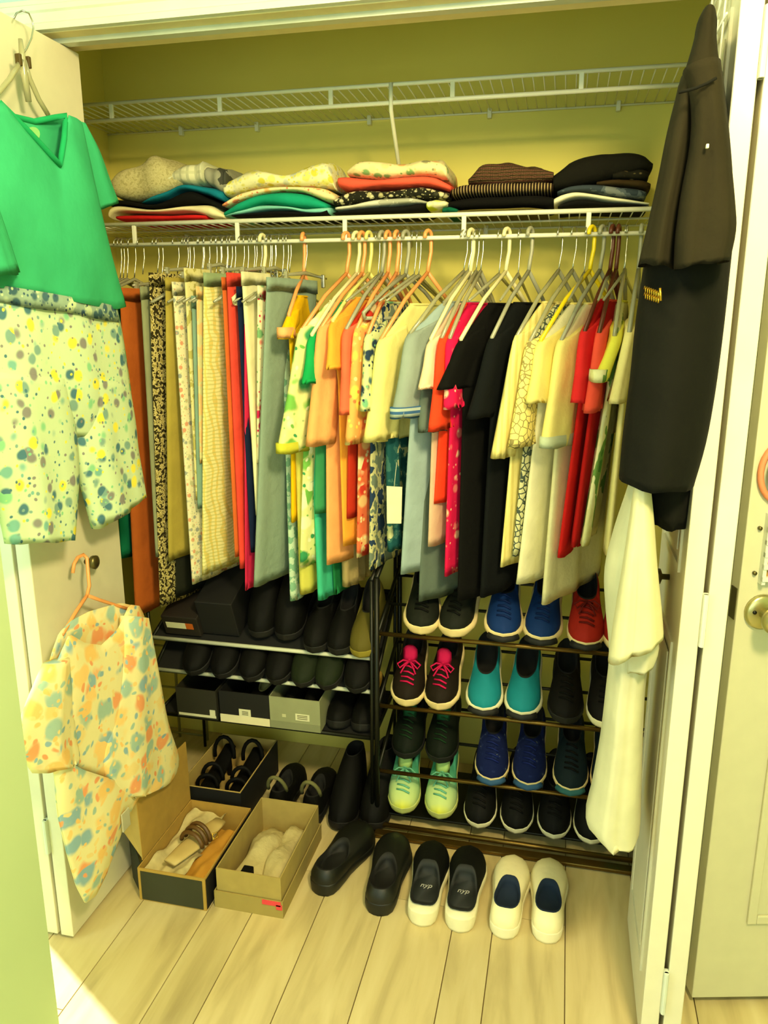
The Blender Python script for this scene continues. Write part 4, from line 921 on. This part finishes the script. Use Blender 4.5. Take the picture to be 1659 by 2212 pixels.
for lab, px, py in (('black sneaker with white sole rim, beside the mint pair', 1032, 1802), ('black sneaker with white sole rim, second right of the mint pair', 1112, 1822), ('black sneaker with thin white sole rim, third right of the mint pair', 1194, 1832), ('black sneaker with thin white sole rim, fourth right of the mint pair', 1274, 1842)):
    rack_shoe(lab, px, py, 4, BLK, WHS, DLN, group=G1, lace=BLK, sole_h=0.026, W=0.096)
rack_shoe('black sneaker with turquoise sole, right end of bottom row', 1350, 1852, 4, BLK, plain('sole_turq', (90,190,170), 0.6), DLN, group=G1, lace=BLK, sole_h=0.030)

# racks
def rack(label, x0, x1, tiers, rail, frame, zt, name='shoe_rack', mids=2, tilts=(TILT,)*3, pr=0.008):
    t = thing(name, label, 'shoe rack', ((x0+x1)/2, 2.15, 0))
    for x in (x0, x1):
        for y, h in ((2.005, zt), (2.32, zt+0.06)):
            MB().tube([(x, y, 0.0), (x, y, h)], pr, 8).build('post', frame, t)
        MB().tube([(x, 2.005, zt), (x, 2.16, zt+0.045), (x, 2.32, zt+0.06)], 0.007, 8).build('side_top', frame, t)
        for z, TILT in zip(tiers, tilts):
            MB().tube([(x, 2.02, z), (x, 2.32, z+0.30*math.tan(TILT))], 0.006, 8).build('side_bar', frame, t)
    for z, TILT in zip(tiers, tilts):
        MB().tube([(x0, 2.02, z), (x1, 2.02, z)], 0.0062, 10).build('front_rail', rail if TILT > 0.1 else frame, t)
        for i in range(mids):
            y = 2.02+0.26*(i+1)/mids
            MB().tube([(x0, y, z+(y-2.02)*math.tan(TILT)-0.004), (x1, y, z+(y-2.02)*math.tan(TILT)-0.004)], 0.005, 8).build('cross_rail', frame, t)
    return t
rk = rack('dark metal shoe rack with bronze rails on the right, full of sneakers', -0.484, 0.40, [z for z, _ in TIERS[:3]], BRONZE, BLACKM, 0.80)
MB().tube([(-0.484, 2.0, 0.020), (0.40, 2.0, 0.020)], 0.008, 10).build('front_rail', BRONZE, rk)
MB().box(-0.484, 0.40, 1.955, 1.985, 0.004, 0.016, 0.003).build('foot_rail', BRONZE, rk, False)
MB().box(-0.484, 0.40, 2.04, 2.31, 0.026, 0.034, 0.002).build('base_shelf', BLACKM, rk, False)
LT = [0.548, 0.442, 0.292]; TL = radians(32); TLS = [radians(22), TL, radians(3)]
PALE = plain('pale_rail', (200,204,176), 0.45)
rl = rack('dark shoe rack with pale shelf edges on the left, under the trousers', -1.20, -0.499, LT, PALE, BLACKM, 0.79, tilts=TLS, pr=0.0055)
for z, TT in zip(LT, TLS):
    vs = [(x, y, z+(y-2.02)*math.tan(TT)-0.003+e) for e in (-0.003, 0.003) for x, y in ((-1.20, 2.018), (-0.502, 2.018), (-0.502, 2.30), (-1.20, 2.30))]
    obj('shelf_board', vs, [(0, 3, 2, 1), (4, 5, 6, 7), (0, 1, 5, 4), (1, 2, 6, 5), (2, 3, 7, 6), (3, 0, 4, 7)], plain('shelf_fabric', (14,14,9), 0.95), rl, False)
wg = thing('wire_grid_panel', 'pale wire grid panel behind the left end of the shoe rack', 'panel', (-1.32, 2.36, 0))
for x in (-1.43, -1.32, -1.21): MB().tube([(x, 2.36, 0), (x, 2.36, 0.80)], 0.005, 6).build('upright_wire', plain('dull_wire', (150,146,84), 0.5), wg)
for z in (0.02, 0.20, 0.36, 0.52, 0.68, 0.80): MB().tube([(-1.43, 2.355, z), (-1.21, 2.355, z)], 0.004, 6).build('cross_wire', MATS['dull_wire'], wg)

# shoes on the left rack
G2 = 'black shoes on the left hand shoe rack'
def lshoe(label, px, py, tier, upper=BLK, sole=BLS, **kw):
    kw.setdefault('group', G2); kw.setdefault('yt', 1.994)
    return rack_shoe(label, px, py, 1, upper, sole, DLN, rackz=LT[tier-1]+0.002, tilt=TLS[tier-1], **kw)
BOOT = dict(Hh=0.15, Hs=0.15, Hf=0.15, tc=0.42, toe_h=0.06, name='ankle_boot')
lshoe('black ankle boot, left one below the jeans', 558, 1385, 1, L=0.255, W=0.092, yt=2.03, **BOOT)
lshoe('black ankle boot, right one below the jeans', 616, 1392, 1, L=0.255, W=0.092, yt=2.03, **BOOT)
lshoe('black pointed shoe, left of the pair under turquoise dress', 676, 1398, 1, L=0.25, W=0.082, name='loafer', Hh=0.10)
lshoe('black pointed shoe, right of the pair under turquoise dress', 728, 1402, 1, L=0.25, W=0.082, name='loafer', Hh=0.10)
lshoe('olive tan shoe at the right end of the left rack', 778, 1406, 1, shoem('shoe_olive', (92,84,30)), shoem('olive_sole', (150,136,50)), L=0.25, W=0.085, name='loafer', Hh=0.12)
for i, (px, lab) in enumerate(((418, 'leftmost on the middle shelf'), (478, 'second on the middle shelf'), (540, 'third on the middle shelf'), (596, 'fourth on the middle shelf'))):
    lshoe('black low shoe, '+lab, px, 1486, 2, L=0.25, W=0.085, Hh=0.085, Hs=0.062, Hf=0.07, toe_h=0.05, name='loafer')
lshoe('very dark green shoe, left one on the middle shelf', 652, 1492, 2, shoem('shoe_dkgreen', (28,36,18)), L=0.25, W=0.084, Hh=0.085, Hs=0.062, Hf=0.07, toe_h=0.05, name='loafer')
lshoe('very dark green shoe, right one on the middle shelf', 704, 1496, 2, MATS['shoe_dkgreen'], L=0.25, W=0.084, Hh=0.085, Hs=0.062, Hf=0.07, toe_h=0.05, name='loafer')
lshoe('black low shoe at the right end of the middle shelf', 768, 1500, 2, L=0.25, W=0.085, Hh=0.085, Hs=0.062, Hf=0.07, toe_h=0.05, name='loafer')
TANL = plain('tan_lining', (186,150,60), 0.8)
for lab, px in (('black shoe with tan inside, right of the grey shoebox', 722), ('black shoe with tan inside, against the rack post', 776)):
    shoe(lab, (aY(px, 1580, 2.02).x, 2.15, LT[2]+0.004), 0.0, BLK, BLS, TANL, L=0.25, W=0.08, tilt=0.03, name='loafer', group=G2)

# shoeboxes
def wallbox(mb, x0, x1, y0, y1, z0, z1, t=0.003):
    mb.box(x0, x1, y0, y0+t, z0, z1).box(x0, x1, y1-t, y1, z0, z1).box(x0, x0+t, y0+t, y1-t, z0, z1).box(x1-t, x1, y0+t, y1-t, z0, z1).box(x0+t, x1-t, y0+t, y1-t, z0, z0+t)
    return mb
G3 = 'shoeboxes'
def rack_box(label, px0, px1, ztop, tier, mat, y0=2.005, dep=0.26, hgt=0.10, lidded=False):
    z = LT[tier-1]; x0, x1 = aY(px0, 1550, y0).x, aY(px1, 1550, y0).x
    t = thing('shoebox', label, 'box', ((x0+x1)/2, y0+dep/2, z), 0, G3); TT = TLS[tier-1]; t.rotation_euler = (TT, 0, 0)
    yc = y0+dep/2*cos(TT); t.location = ((x0+x1)/2, yc, z+0.007+(yc-2.02)*math.tan(TT))
    M = t.matrix_basis.copy(); mb = MB(); w2, d2 = (x1-x0)/2, dep/2
    if lidded: mb.box(-w2, w2, -d2, d2, 0, hgt, 0.003)
    else: wallbox(mb, -w2, w2, -d2, d2, 0, hgt)
    mb.v = [M @ v for v in mb.v]; mb.build('box_body', mat, t, False)
    return t, M, w2, d2, hgt
def decal(t, M, x0, x1, z0, z1, d2, mat, name, e=0.0012):
    MB().box(x0, x1, -d2-e, -d2, z0, z1, 0, M).build(name, mat, t, False)
INK = plain('label_ink', (96,92,60), 0.8)
t, M, w2, d2, hg_ = rack_box('dark brown shoebox with cream and orange label on top shelf', 372, 446, 0, 1, plain('brown_box', (28,21,9), 0.7), y0=2.03, hgt=0.075, lidded=True)
decal(t, M, -w2+0.012, w2-0.042, 0.030, 0.052, d2, LABEL, 'label'); decal(t, M, w2-0.042, w2-0.018, 0.030, 0.052, d2, plain('orange_label', (196,96,16), 0.6), 'label')
t, M, w2, d2, hg_ = rack_box('tall black shoebox standing right of the brown one', 450, 526, 0, 1, BOXBLK, y0=2.045, dep=0.22, hgt=0.13, lidded=True)
t, M, w2, d2, hg_ = rack_box('dark grey open shoebox with white edge stripe on lower shelf', 385, 470, 0, 3, plain('charcoal_box', (40,38,22), 0.7), hgt=0.10)
decal(t, M, -w2+0.005, w2-0.004, 0.006, 0.014, d2, LABEL, 'stripe'); decal(t, M, w2-0.024, w2-0.006, 0.014, 0.034, d2, LABEL, 'label')
t, M, w2, d2, hg_ = rack_box('black open shoebox with white label and white base band', 477, 583, 0, 3, BOXBLK, hgt=0.105)
decal(t, M, -w2, w2, 0.0, 0.026, d2, plain('white_band', (232,224,180), 0.6), 'base_band'); decal(t, M, -0.018, 0.020, 0.026, 0.050, d2, LABEL, 'label')
for z in (0.031, 0.036, 0.041): decal(t, M, -0.008, 0.012, z, z+0.0022, d2+0.0012, INK, 'label_print', 0.0004)
sb = shoe('black strappy sandal with pale lining inside the black shoebox', (M @ V((0.02, 0.0, 0.02)))[:], 0.1, BLK, BLS, plain('pale_lining', (170,166,110), 0.8), L=0.22, W=0.075, tilt=0.03, name='sandal', tc=0.75, Hh=0.07, Hs=0.05, Hf=0.05, toe_h=0.04)
t, M, w2, d2, hg_ = rack_box('grey open shoebox with white label on lower shelf', 584, 692, 0, 3, BOXGREY, hgt=0.105)
decal(t, M, 0.002, 0.046, 0.034, 0.056, d2, LABEL, 'label'); decal(t, M, -w2, w2, 0.0, 0.024, d2, plain('grey_band', (132,136,100), 0.7), 'base_band')
decal(t, M, -0.040, -0.028, 0.040, 0.050, d2, plain('pale_emblem', (196,196,150), 0.6), 'emblem')
for z in (0.039, 0.045, 0.050): decal(t, M, 0.008, 0.040, z, z+0.0022, d2+0.0012, INK, 'label_print', 0.0004)
for sg in (-1, 1):
    shoe(('left' if sg < 0 else 'right')+' black shoe lying inside the grey shoebox', (M @ V((sg*0.030, 0.0, 0.012)))[:], 0, BLK, BLS, DLN, L=0.23, W=0.052, tilt=0.03, name='loafer', Hh=0.075)

# floor boxes
bx = thing('shoebox', 'open shoebox with dark front panel, raised lid and sandal in tissue', 'box', (-0.93, 1.72, 0), 0, G3)
X0, X1, Y0, Y1, H = -1.030, -0.838, 1.572, 1.880, 0.098
wallbox(MB(), X0, X1, Y0, Y1, 0.001, H).build('box_body', KRAFT, bx, False)
MB().box(X0+0.008, X1-0.008, Y0-0.0012, Y0, 0.004, H-0.008).build('front_panel', BOXDARK, bx, False)
MB().box(X1, X1+0.0012, Y0+0.004, Y1-0.004, 0.003, H-0.006).build('side_panel', BOXBLK, bx, False)
HL = 0.305
ld = obj('lid', [(X0-0.001, Y0+0.03, H), (X0-0.001, Y1, H), (X0-0.004, Y1, HL-0.015), (X0-0.004, Y0+0.03, HL), (X0-0.004, Y0+0.03, H), (X0-0.004, Y1, H), (X0-0.007, Y1, HL-0.015), (X0-0.007, Y0+0.03, HL)],
   [(0, 1, 2, 3), (7, 6, 5, 4), (0, 3, 7, 4), (1, 5, 6, 2), (3, 2, 6, 7), (0, 4, 5, 1)], KRAFT, bx, False)
obj('lid_flap', [(X0-0.002, Y0+0.03, H+0.004), (X0-0.048, Y0+0.012, 0.205), (X0-0.045, Y0+0.020, HL-0.05), (X0-0.004, Y0+0.031, HL), (X0-0.003, Y0+0.033, H+0.004), (X0-0.049, Y0+0.015, 0.205), (X0-0.046, Y0+0.023, HL-0.05), (X0-0.005, Y0+0.034, HL)],
   [(0, 1, 2, 3), (7, 6, 5, 4), (0, 4, 5, 1), (1, 5, 6, 2), (2, 6, 7, 3), (3, 7, 4, 0)], KRAFTL, ld, False, bx)
obj('lid_flap', [(X0-0.003, Y0+0.012, 0.002), (X0-0.062, Y0+0.070, 0.002), (X0-0.066, Y0+0.072, 0.185), (X0-0.004, Y0+0.020, H-0.004), (X0-0.005, Y0+0.016, 0.002), (X0-0.064, Y0+0.074, 0.002), (X0-0.068, Y0+0.076, 0.185), (X0-0.006, Y0+0.024, H-0.004)],
   [(0, 1, 2, 3), (7, 6, 5, 4), (0, 4, 5, 1), (1, 5, 6, 2), (2, 6, 7, 3), (3, 7, 4, 0)], plain('slate_box_print', (40, 48, 38), 0.7), ld, False, bx)
def crumple_sheet(name, x0, x1, y0, y1, z, amp, mat, parent, seed=1, n=18):
    r = random.Random(seed); ph = [r.uniform(0, 6) for _ in range(6)]; vs = []; fs = []
    for j in range(n+1):
        for i in range(n+1):
            a, b = i/n, j/n
            h = amp*(sin(7*a+5*b+ph[0])+0.7*sin(13*a-9*b+ph[1])+0.5*sin(21*b+6*a+ph[2])+0.4*abs(sin(11*a+ph[3])))/2
            vs.append(V((x0+(x1-x0)*a, y0+(y1-y0)*b, z+h)))
    for j in range(n):
        for i in range(n): q = j*(n+1)+i; fs.append((q, q+1, q+n+2, q+n+1))
    k = len(vs); vs += [V((v.x, v.y, v.z-0.002)) for v in vs]; fs += [tuple(k+i for i in f[::-1]) for f in fs]
    return obj(name, vs, fs, mat, parent)
tp = thing('tissue_paper', 'crumpled pale tissue paper in the dark fronted box', 'paper', (-0.93, 1.72, 0.06))
crumple_sheet('sheet', X0+0.006, X0+0.120, Y0+0.012, Y1-0.01, 0.068, 0.018, TISSUE, tp, 3)
tk = thing('paper_sheet', 'folded orange brown kraft paper on the right inside the dark fronted box', 'paper', (-0.87, 1.74, 0.05))
crumple_sheet('sheet', X1-0.088, X1-0.006, Y0+0.012, Y1-0.05, 0.052, 0.008, plain('orange_kraft', (206,150,46), 0.8), tk, 5)
sn = thing('sandal', 'brown strap sandal with gold buckle on tissue in the box', 'shoe', (-0.92, 1.74, 0.075))
mb = MB()
rr = []
for i in range(9):
    g = i/8; c = V((-0.960+0.055*g, 1.615+0.20*g, 0.092)); wd = 0.020+0.010*sin(pi*g)
    rr.append([c+V((wd*cos(a), -wd*0.3*cos(a), 0.006*sin(a))) for a in [k*pi/5 for k in range(10)]])
mb.rings(rr); mb.build('footbed', plain('sandal_sole', (206,180,110), 0.6), sn)
for g, hh in ((0.42, 0.034), (0.50, 0.040), (0.58, 0.042)):
    c = V((-0.960+0.055*g, 1.615+0.20*g, 0.094))
    MB().tube([c+V((0.036*cos(a), -0.010*cos(a), hh*sin(a))) for a in [pi*k/10 for k in range(11)]], 0.006, 8).build('strap', plain('sandal_strap', (96,66,24), 0.5), sn)
MB().tube([V((-0.885, 1.725, 0.098)), V((-0.893, 1.735, 0.106)), V((-0.884, 1.745, 0.106)), V((-0.876, 1.735, 0.098))], 0.0016, 6, closed=True).build('buckle', MATS['gold'], sn)
# tan box on its lid
b2 = thing('shoebox', 'tan open shoebox sitting in its lid with a pink sticker', 'box', (-0.728, 1.75, 0), 0, G3)
X0, X1, Y0, Y1 = -0.818, -0.640, 1.598, 1.915
wallbox(MB(), X0, X1, Y0, Y1, 0.004, 0.115).build('box_body', KRAFTL, b2, False)
wallbox(MB(), X0-0.006, X1+0.006, Y0-0.006, Y1+0.006, 0.0, 0.050).build('lid', plain('tan_lid', (166,146,78), 0.85), b2, False)
pp = [(X1-0.045, 0.046, 0.056), (X1-0.004, 0.044, 0.056)]
MB().box(X1-0.050, X1+0.0005, Y0-0.0078, Y0-0.006, 0.036, 0.049).box(X1-0.012, X1+0.004, Y0-0.0078, Y0-0.006, 0.026, 0.040).build('pink_sticker', plain('pink_sticker', (236,70,76), 0.6), b2, False)
for sx_, lab, rzz in ((-0.770, 'beige soft shoe bag lying in the tan shoebox, left one', 0.05), (-0.692, 'beige soft shoe bag lying in the tan shoebox, right one', -0.06)):
    bg = thing('shoe_bag', lab, 'bag', (sx_, 1.75, 0.02), 0); rr = []
    for i in range(14):
        g = i/13; y = 1.615+0.270*g; x = sx_+0.010*sin(2.6*g+(0 if sx_ < -0.75 else 2.5)); hw = (0.041 if sx_ < -0.75 else 0.036)*(0.80+0.20*sin(pi*min(1, g*0.8+0.2))+0.10*sin(11*g+sx_*50)); hh = 0.013+0.016*sin(pi*min(1, 0.2+g*0.7))+0.005*sin(9*g+sx_*30)
        rr.append([V((x+hw*cos(a)*(1+0.06*sin(3*a+g*9)), y, 0.012+hh+hh*sin(a)*(1+0.22*sin(4*a+g*13)))) for a in [2*pi*k/16 for k in range(16)]])
    mb = MB(); mb.rings(rr); mb.build('bag', fab('bag_cloth', (204,190,134), bump=0.5), bg)
    if sx_ < -0.75:
        MB().box(-0.762, -0.734, 1.618, 1.650, 0.058, 0.096, 0.003).build('black_patch', BLK, bg, False)
# box with black sandals further back
b3 = thing('shoebox', 'open pale lined shoebox with black strappy sandals behind the dark fronted box', 'box', (-0.99, 2.03, 0), 0, G3)
X0, X1, Y0, Y1 = -1.085, -0.885, 1.915, 2.225
wallbox(MB(), X0, X1, Y0, Y1, 0.001, 0.120).build('box_body', plain('pale_box_inside', (196,168,92), 0.8), b3, False)
MB().box(X1, X1+0.0015, Y0, Y1, 0.002, 0.118).build('side_panel', BOXBLK, b3, False)
MB().box(X0, X1, Y0-0.0015, Y0, 0.002, 0.118).build('front_panel', BOXBLK, b3, False)
for sx_, lab in ((-1.035, 'black strappy sandal in the pale lined box, left one'), (-0.935, 'black strappy sandal in the pale lined box, right one')):
    sd = thing('sandal', lab, 'shoe', (sx_, 2.06, 0.02), 0, 'black sandals in the box')
    mb = MB(); rr = []
    for i in range(10):
        g = i/9; wd = 0.030*(0.6+0.4*sin(pi*min(1, .2+g*0.75))); rr.append([V((sx_+wd*cos(a), 1.94+0.24*g, 0.055+0.05*g*g+0.008*sin(a))) for a in [2*pi*k/10 for k in range(10)]])
    mb.rings(rr); mb.build('footbed', BLK, sd)
    for g, hh in ((0.25, 0.045), (0.42, 0.055), (0.80, 0.075)):
        c = V((sx_, 1.94+0.24*g, 0.058+0.05*g*g))
        MB().tube([c+V((0.034*cos(a), 0.006*sin(2*a), hh*sin(a))) for a in [pi*k/10 for k in range(11)]], 0.0065, 8).build('strap', BLK, sd)
    MB().tube([V((sx_, 2.15, 0.085)), V((sx_, 2.165, 0.03)), V((sx_, 2.165, 0.005))], [0.014, 0.010, 0.008], 8).build('heel', BLK, sd)
# dark shoes at the back of the floor, left rack
for lab, px, py in (('dark sandal with grey heel loop on the floor, left one', 612, 1700), ('dark sandal with grey heel loop on the floor, right one', 682, 1712)):
    p = aZ(px, py+40, 0.0)
    s_ = shoe(lab, (p.x, 2.09, 0.001), pi+0.06, BLK, BLS, DLN, L=0.25, W=0.088, name='sandal', group='dark shoes on the floor below the left rack', tc=0.6)
    c = V((p.x, 1.985, 0.085)); MB().tube([c+V((0.030*cos(a), 0.02-0.02*sin(a), 0.055*sin(a))) for a in [pi*k/10 for k in range(11)]], 0.006, 8).build('heel_loop', plain('grey_webbing', (110,108,60), 0.8), s_)
p = aZ(735, 1790)
shoe('black ankle boot on the floor behind the clogs, left one', (p.x, 2.08, 0.001), 0.0, BLK, BLS, DLN, L=0.26, W=0.09, Hh=0.17, Hs=0.17, Hf=0.17, tc=0.42, name='ankle_boot')
shoe('black ankle boot on the floor beside the rack post, right one', (p.x+0.098, 2.10, 0.001), -0.05, BLK, BLS, DLN, L=0.26, W=0.09, Hh=0.19, Hs=0.19, Hf=0.19, tc=0.42, name='ankle_boot')
# pairs in front of the rack: toes point to the closet
def floor_shoe(label, heel, toe, upper, sole, lining, L=None, **kw):
    h, t = aZ(heel[0], heel[1], 0.0), aZ(toe[0], toe[1], 0.03); h.z = t.z = 0
    dv = t-h; LL = L or dv.length; c = h+dv.normalized()*(LL/2)
    rz = math.atan2(dv.x, -dv.y)           # local toe is -y
    return shoe(label, (c.x, c.y, 0.001), rz, upper, sole, lining, L=LL, **kw)
CLG = plain('clog_rubber', (15,16,9), 0.5); CLD = plain('clog_inside', (9,9,6), 0.7)
CK = dict(name='clog', Hh=0.070, Hs=0.055, Hf=0.078, tc=0.56, toe_h=0.068, sole_h=0.030, W=0.108, cw=0.74, t0=0.05)
floor_shoe('black rubber clog nearest the tan shoebox', (688, 1935), (786, 1795), CLG, CLG, CLD, L=0.275, **CK)
floor_shoe('black rubber clog standing between its mate and the white soled mules', (816, 1980), (856, 1818), CLG, CLG, CLD, L=0.275, **CK)
MU = dict(name='mule', Hh=0.046, Hs=0.050, Hf=0.085, tc=0.56, toe_h=0.068, sole_h=0.036, W=0.102, logo='nyp', cw=0.82, ce=0.22, t0=0.09, heel_in=0.80, flare=1.06)
floor_shoe('black mule with white sole, left one, white script on insole', (909, 2003), (938, 1838), shoem('mule_black', (13,14,9)), WHS, plain('mule_insole', (18,22,20), 0.7), L=0.27, **MU)
floor_shoe('black mule with white sole, right one, beside white slip-on', (990, 2016), (1016, 1848), MATS['mule_black'], WHS, MATS['mule_insole'], L=0.27, **MU)
WS = shoem('canvas_white', (240,230,178)); WK = dict(name='slip_on', Hh=0.070, Hs=0.058, Hf=0.070, tc=0.56, toe_h=0.055, sole_h=0.026, W=0.100, cw=0.74, ce=0.30, t0=0.10)
floor_shoe('white slip-on shoe with navy lining, left one on the floor', (1086, 2030), (1112, 1852), WS, WHS, NVL, L=0.27, **WK)
floor_shoe('white slip-on shoe with navy lining, right one on the floor', (1180, 2040), (1188, 1856), WS, WHS, NVL, L=0.27, **WK)

# ================================================================== rack and ornament on the room door
wrk = thing('door_rack', 'white slatted rack with tan backing screwed to the room door', 'rack', tuple(M3 @ V((0.15, -0.01, 1.05))))
MB().box(0.040, 0.28, -0.010, -0.001, 1.00, 1.115, 0, M3).build('backing', plain('tan_backing', (168,130,56), 0.8), wrk, False)
MB().box(0.034, 0.041, -0.016, 0, 0.985, 1.125, 0, M3).build('side_rail', WHITE, wrk, False)
for i in range(6): MB().box(0.034, 0.28, -0.018, -0.010, 0.992+i*0.0245, 1.001+i*0.0245, 0, M3).build('slat', WHITE, wrk, False)
for z in (1.005, 1.095): MB().tube([M3 @ V((0.025, 0, z)), M3 @ V((0.025, -0.006, z))], 0.004, 8).build('screw', BRASS, wrk)
tb = thing('ornament', 'teal round ornament with coral rim at the right edge of the room door', 'ornament', tuple(M3 @ V((0.056, -0.02, 1.21))))
mb = MB(); rr = []
for i in range(11):
    a = pi*i/10; rr.append([M3 @ V((0.056+0.036*sin(a)*cos(b), -0.022+0.018*sin(a)*sin(b), 1.21+0.045*cos(a))) for b in [2*pi*k/20 for k in range(20)]])
mb.rings(rr); mb.build('ball', plain('teal_ball', (60,176,140), 0.5), tb)
MB().tube([M3 @ V((0.056+0.044*cos(a), -0.006, 1.205+0.058*sin(a))) for a in [2*pi*k/28 for k in range(28)]], 0.006, 8, closed=True).build('rim', plain('coral_rim', (232,140,90), 0.6), tb)
